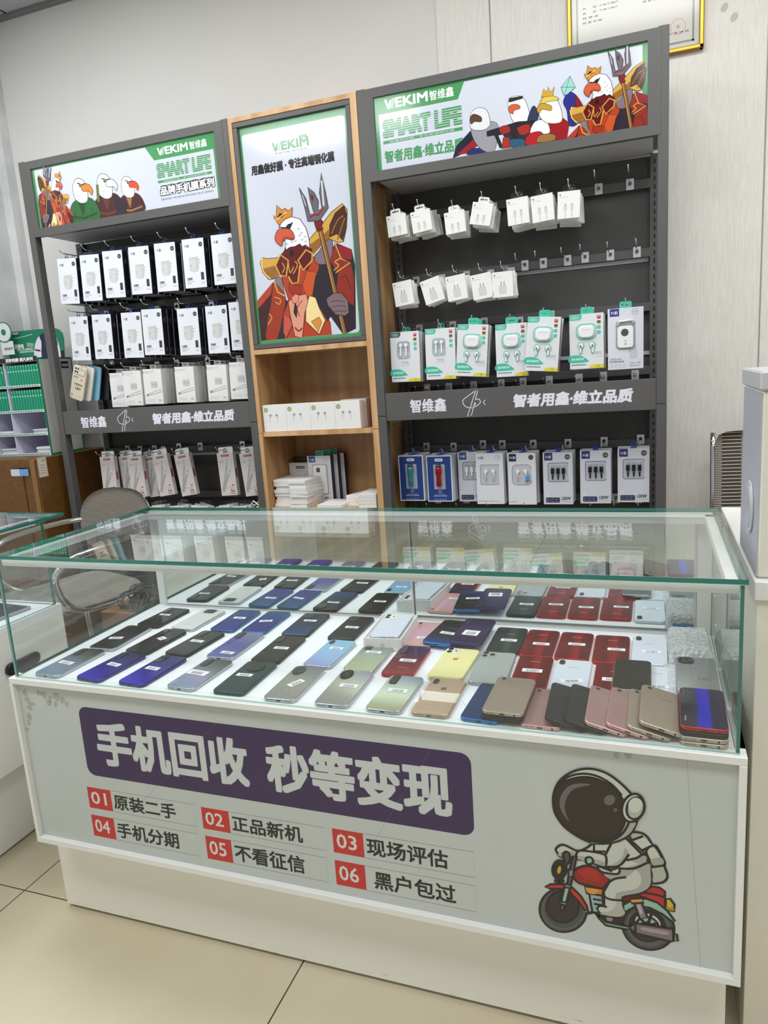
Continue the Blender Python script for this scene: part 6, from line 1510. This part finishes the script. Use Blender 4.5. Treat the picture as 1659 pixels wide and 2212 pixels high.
# ================================================================ CHAIRS
def spline3(pts, n=6):
    out = []
    for i in range(len(pts) - 1):
        p0, p1, p2, p3 = pts[max(i - 1, 0)], pts[i], pts[i + 1], pts[min(i + 2, len(pts) - 1)]
        for k in range(n):
            t = k / n; out.append(tuple(.5 * (2 * p1[j] + (-p0[j] + p2[j]) * t + (2 * p0[j] - 5 * p1[j] + 4 * p2[j] - p3[j]) * t * t + (-p0[j] + 3 * p1[j] - 3 * p2[j] + p3[j]) * t ** 3) for j in range(3)))
    out.append(tuple(pts[-1])); return out
ch = empty('woven_chair', (-.56, .80, 0), 'chrome tube armchair with woven mesh back and seat behind the counter', 'chair', rot=(0, 0, radians(-20)))
shell('backrest', ch, .50, .265, -.035, WEAVE, lambda p: (p[0], p[1] + .215 + (p[2]) * .12, p[2] + .775))
shell('seat', ch, .43, .40, .0, WEAVE, lambda p: (p[0], p[2] - .02, .572 + .03 * (p[2] / .2) ** 2 * .5 - p[1]), power=4)
for sx in (-1, 1):
    g = G(); g.tube(spline3([(sx * .16, .235, .77), (sx * .245, .20, .775), (sx * .265, .08, .775), (sx * .26, -.10, .755), (sx * .24, -.17, .70), (sx * .225, -.14, .60), (sx * .20, -.05, .556), (sx * .19, .12, .556)]), .011, CHROME, 10); g.build('armrest', ch)
    for sy in (-1, 1):
        g = G(); g.tube([(sx * .18, sy * .13 - .02, .556), (sx * .19, sy * .15 - .02, .30), (sx * .20, sy * .17 - .02, .0)], .011, CHROME, 10); g.build('leg', ch)
g = G(); g.tube([(-.19, .11, .556), (.19, .11, .556)], .009, CHROME, 8); g.tube([(-.19, -.12, .556), (.19, -.12, .556)], .009, CHROME, 8); g.build('seat_frame', ch)
ch = empty('mesh_chair', (1.80, 1.18, 0), 'striped mesh-back chair by the wall behind the grey cabinet', 'chair')
shell('backrest', ch, .50, .46, -.02, STRIPE, lambda p: (p[0], p[1] + .20 + p[2] * .18, p[2] + .775), power=14)
shell('seat', ch, .48, .44, .0, STRIPE, lambda p: (p[0], p[2] - .03, .47 - p[1]), power=10)
for sx in (-1, 1):
    g = G(); g.tube(spline3([(sx * .252, .235, 1.0), (sx * .250, .165, .60), (sx * .245, .12, .46), (sx * .245, -.20, .46)]), .010, CHROME, 10); g.build('side_tube', ch)
    for sy in (-1, 1):
        g = G(); g.tube([(sx * .235, sy * .17 - .02, .45), (sx * .24, sy * .19 - .02, 0)], .010, CHROME, 10); g.build('leg', ch)
# brown box with black cable tangle
boxobj('brown_box', -.29, .0, .615, .80, 0, .575, noise_col(pm('box_brown', (120, 84, 56), .5), (112, 78, 50), (128, 92, 62), 8), bev=.002, off=(-.15, .70, 0), loc=(-.15, .70, 0), label='brown wooden box behind the left end of the display counter', cat='box')
g = G(); rr = random.Random(11); CAB = pm('cable_black', (20, 19, 19), .3)
for k in range(26):
    cx, cy = rr.uniform(-.09, .07), rr.uniform(-.05, .05); r = rr.uniform(.02, .045); a0 = rr.uniform(0, 6); tl = rr.uniform(-.6, .6)
    g.tube([(cx + r * cos(a0 + t * .5), cy + r * .8 * sin(a0 + t * .5), .004 + .022 * (1 + sin(a0 + t * .5 + tl)) * rr.uniform(.9, 1.1)) for t in range(13)], .0028, CAB, 6)
g.build('cable_tangle', None, (-.165, .70, .5755), None, 'black tangled cables heaped on the brown box behind the counter', 'cables', kind='stuff')

# ================================================================ SAFE AND GREEN FILM DISPLAY
SO = (-1.18, 1.33, 0)
sf = empty('brown_safe', SO, 'brown steel safe cabinet standing in the back left corner', 'safe')
SB = lambda n, *a, **k: boxobj(n, *a, parent=sf, off=SO, **k)
SB('body', -1.325, -1.0, 1.138, 1.545, 0, 1.010, SAFE, bev=.003)
SB('door', -1.315, -1.075, 1.132, 1.1378, .06, .955, SAFE, bev=.002)
SB('corner_strip', -1.028, -1.004, 1.132, 1.1378, .01, 1.004, SAFEL, bev=.002)
g = G(); g.box(-.20 + .055, -.055, -.1995 - .0, -.1985, .865, .905, P((60, 70, 90)))
g = G(); P0 = at(22, 1012, y=1.131); P1 = at(62, 1028, y=1.131)
g.box(P0[0] - SO[0], P1[0] - SO[0], 1.1312 - SO[1], 1.1319 - SO[1], P1[2], P0[2], P((206, 210, 214))); g.frame((-SO[0], 1.1312 - SO[1], 0)); g.rect((P0[0] + P1[0]) / 2, P1[2], P1[0], P0[2], (110, 160, 215)); g.lay = 1
g.rect(P0[0], P0[2] - .004, P1[0], P0[2], (40, 40, 46)); g.build('door_label', sf)
g = G(); P0 = at(79, 990, x=-.9995); P1 = at(105, 1028, x=-.9995)
g.box(-.9998 - SO[0], -.9992 - SO[0], P0[1] - SO[1], P1[1] - SO[1], P1[2], P0[2], P((216, 208, 190))); g.frame((-.9992 - SO[0], -SO[1], 0), u=(0, 1, 0), v=(0, 0, 1), n=(1, 0, 0))
g.stroke([(P0[1] + .004, P1[2] + .004), (P1[1] - .004, P1[2] + .004), (P1[1] - .004, P0[2] - .004), (P0[1] + .004, P0[2] - .004), (P0[1] + .004, P1[2] + .004)], (60, 54, 48), .0012); g.lay = 1
g.text('合格证', P0[1] + .02, P0[2] - .018, w=(P1[1] - P0[1]) * .4, h=.009, col=(60, 54, 48))
for k in range(4): g.lay = 1; g.rect(P0[1] + .010, P0[2] - .032 - .011 * k, P1[1] - .012, P0[2] - .030 - .011 * k, (150, 100, 96))
g.build('inspection_label', sf)

TO = (-1.18, 1.35, 1.0105)
gd = empty('film_display_stand', TO, 'white and green screen-film display stand on top of the brown safe', 'display stand')
TB = lambda n, *a, **k: boxobj(n, *a, parent=gd, off=TO, **k)
DG = (26, 128, 92); LAV = pm('lavender_card', (206, 204, 222), .5)
x0, x1, y0, y1, z0, z1 = -1.345, -1.03, 1.262, 1.44, 1.0105, 1.415
TB('back_card', x0, x1, y1 - .003, y1, z0, z1, LAV)
for x in (x0, -1.222, x1 - .004): TB('divider', x, x + .004, y0, y1 - .003, z0, z1, LAV)
shz = (1.0127, 1.098, 1.196, 1.301, 1.405)
for z in shz: 
    g = G(); g.box(x0 + .004 - TO[0], x1 - .004 - TO[0], y0 - TO[1], y1 - .003 - TO[1], z - TO[2], z + .004 - TO[2], LAV)
    g.box(x0 + .004 - TO[0], x1 - .004 - TO[0], y0 - .002 - TO[1], y0 - TO[1], z - .002 - TO[2], z + .008 - TO[2], pm('price_strip', (214, 226, 224), .4))
    if z < 1.4:
        xx = x0 + .012
        while xx < x1 - .016:
            g.box(xx - TO[0], xx + .010 - TO[0], y0 - .0024 - TO[1], y0 - .0019 - TO[1], z + .001 - TO[2], z + .005 - TO[2], P((60, 120, 104))); xx += .014
    g.build('shelf', gd)
g = G(); g.box(x1 - TO[0], x1 + .003 - TO[0], y0 - .004 - TO[1], y1 + .012 - TO[1], 0, z1 - TO[2] + .002, P(DG)); g.frame((x1 + .003 - TO[0], -TO[1], -TO[2]), u=(0, 1, 0), v=(0, 0, 1), n=(1, 0, 0))
g.rect(y0 + .003, z0 + .008, y1 + .005, z1 - .005, (206, 204, 198)); g.rect(y1 - .055, z1 - .045, y1 - .012, z1 - .015, (30, 28, 30)); g.text('WEKIM', y1 - .051, z1 - .038, w=.036, h=.012, col=(225, 225, 225), bold=.03); g.build('side_board', gd)
g = G(); g.box(x0 - TO[0], x1 - TO[0], y0 - .003 - TO[1], y0 - .001 - TO[1], 1.404 - TO[2], 1.424 - TO[2], P((30, 30, 32))); g.frame((-TO[0], y0 - .003 - TO[1], -TO[2])); g.text('百秒找膜 超凡系列', -1.20, 1.4065, w=.15, h=.015, col=(225, 228, 226), bold=.05); g.build('title_strip', gd)
# header board
yb = 1.443
Zb = lambda u, v: tuple(at(u, v, y=yb)[[0, 2]])
c_ = lambda a, b: Zb(a * .1989, 680 + b * .1989)
tl_ = Zb(24, 717)
g = G(); hb = [(-1.368, 1.418), (-1.368, tl_[1] + .0)] + [c_(430, 155), c_(520, 150), c_(535, 85), c_(565, 120), c_(590, 145), c_(640, 160), c_(675, 200), c_(690, 260), c_(700, 465)]
hb = [(a, b) for a, b in hb]
g.prism([(a - TO[0], b - TO[2]) for a, b in hb], yb - TO[1], yb + .003 - TO[1], P((24, 122, 88)), M=lambda p: (p[0], p[2], p[1]))
g.frame((-TO[0], yb - TO[1], -TO[2]))
g.poly([c_(125, 200), c_(205, 190), c_(208, 225), c_(130, 235)], (24, 24, 26)); g.text('WEKIM', c_(135, 228)[0], c_(135, 228)[1] + .002, w=c_(200, 220)[0] - c_(135, 228)[0], h=.011, col=(225, 225, 225), bold=.03)
g.stroke([c_(155, 262), c_(350, 212)], (206, 226, 216), .002); g.text('防静电', *c_(165, 375), w=.052, h=.021, col=(226, 236, 230), bold=.05, shear=.1); g.text('HIGH ALUMINUM', *c_(190, 395), w=.09, h=.009, col=(226, 236, 230), bold=.03); g.text('SUPER ANTI-STATIC', *c_(215, 418), w=.085, h=.008, col=(226, 236, 230), bold=.03)
for k in range(8): g.lay = 3; g.stroke([c_(290 + 9 * k, 350), c_(300 + 9 * k, 325), c_(288 + 9 * k, 305)], (226, 236, 230), .0014)
g.poly([c_(600, 388), c_(695, 388), c_(697, 463), c_(610, 463)], (24, 24, 28)); g.lay = 12
# printed torso in a waistcoat
g.poly([c_(*p) for p in smooth([(430, 235), (400, 270), (378, 340), (372, 440), (400, 462), (450, 455), (450, 380), (470, 300)])], (222, 222, 226))
g.poly([c_(*p) for p in smooth([(600, 240), (640, 320), (662, 440), (650, 462), (600, 455), (600, 380)])], (222, 222, 226))
g.poly([c_(*p) for p in smooth([(440, 215), (520, 190), (590, 225), (625, 300), (615, 400), (590, 465), (470, 465), (450, 400), (450, 300), (430, 245)])], (30, 40, 66))
g.poly([c_(*p) for p in ((378, 372), (442, 382), (440, 400), (380, 390))], (30, 30, 34))
g.build('header_board', gd)
g = G(); cc = at(8, 718, y=1.40); g.prism(ell(cc[0] - TO[0], cc[2] - TO[2], .045, .045, 0, 28), 1.40 - TO[1], 1.402 - TO[1], P((24, 122, 88)), M=lambda p: (p[0], p[2], p[1]))
g.prism(ell(cc[0] - TO[0], cc[2] - TO[2], .040, .040, 0, 28), 1.3985 - TO[1], 1.3999 - TO[1], P((214, 218, 214)), M=lambda p: (p[0], p[2], p[1]))
g.frame((cc[0] - TO[0], 1.3985 - TO[1], cc[2] - TO[2])); g.poly(ell(0, 0, .014, .014, 0, 18), (24, 122, 88)); g.box(cc[0] - TO[0] - .03, cc[0] - TO[0] + .042, 1.401 - TO[1], 1.403 - TO[1], cc[2] - TO[2] - .098, cc[2] - TO[2] - .040, P((214, 218, 214)))
g.frame((cc[0] - TO[0], 1.401 - TO[1], cc[2] - TO[2])); g.text('查询型号', -.012, -.078, w=.048, h=.012, col=(60, 70, 66), bold=.03); g.build('round_sign', gd)
# green film packets, upright, and white sachets lying
pp = None
def packet(x, z, label, group):
    global pp
    if pp is None:
        g = G(); g.box(-.0055, .0055, 0, .12, 0, .088, pm('packet_green', (34, 158, 120), .4), .0005); g.frame((0, 0, 0)); g.rect(-.004, .060, .004, .064, (206, 220, 210)); g.lay = 1; g.rect(-.0008, .006, .0008, .050, (24, 100, 74)); g.lay = 1; g.rect(-.001, .078, .001, .086, (230, 236, 230))
        pp = g.build('film_packet', None); o = pp
    else: o = pp.copy(); COL.objects.link(o)
    o.location = (x, y0 + .006, z); prop(o, label, 'film packet', group)
for r, (z, nm) in enumerate(((1.3052, 'top'), (1.2002, 'second'))):
    for k in range(12):
        packet(-1.204 + .0143 * k, z, 'green film packet, %s, right bay, %s shelf' % ((ORD + ['eleventh', 'twelfth', 'thirteenth'])[k] + ' from the left', nm), 'green film packets on the %s shelf' % nm)
    for k in range(7):
        packet(-1.330 + .0150 * k, z, 'green film packet, %s, left bay, %s shelf' % (ORD[k] + ' from the left', nm), 'green film packets in the left bay, %s shelf' % nm)
def sachet(x, z, label, group, w=.085):
    g = G(); rr = random.Random(int(x * 1e4 + z * 1e4)); g.prism(rrect(w, .14, .003, 2), 0, .0045, pm('white_sachet', (224, 226, 230), .25), bev=.001)
    g.build('film_sachet', None, (x, 1.345 + rr.uniform(-.004, .004), z), (0, 0, rr.uniform(-.05, .05)), label, 'film sachet', group)
for sh, (z, n) in enumerate(((1.1022, 4), (1.0169, 6))):
    for k in range(n): sachet(-1.083, z + .0048 * k, 'white film sachet, %s from bottom, right bay, %s shelf' % (ORD[k], ('third', 'lowest')[sh]), 'white sachets on the %s shelf' % ('third', 'lowest')[sh])
    for k in range(n - 1): sachet(-1.28, z + .0048 * k, 'white film sachet, %s from bottom, left bay, %s shelf' % (ORD[k], ('third', 'lowest')[sh]), 'white sachets in the left bay, %s shelf' % ('third', 'lowest')[sh])
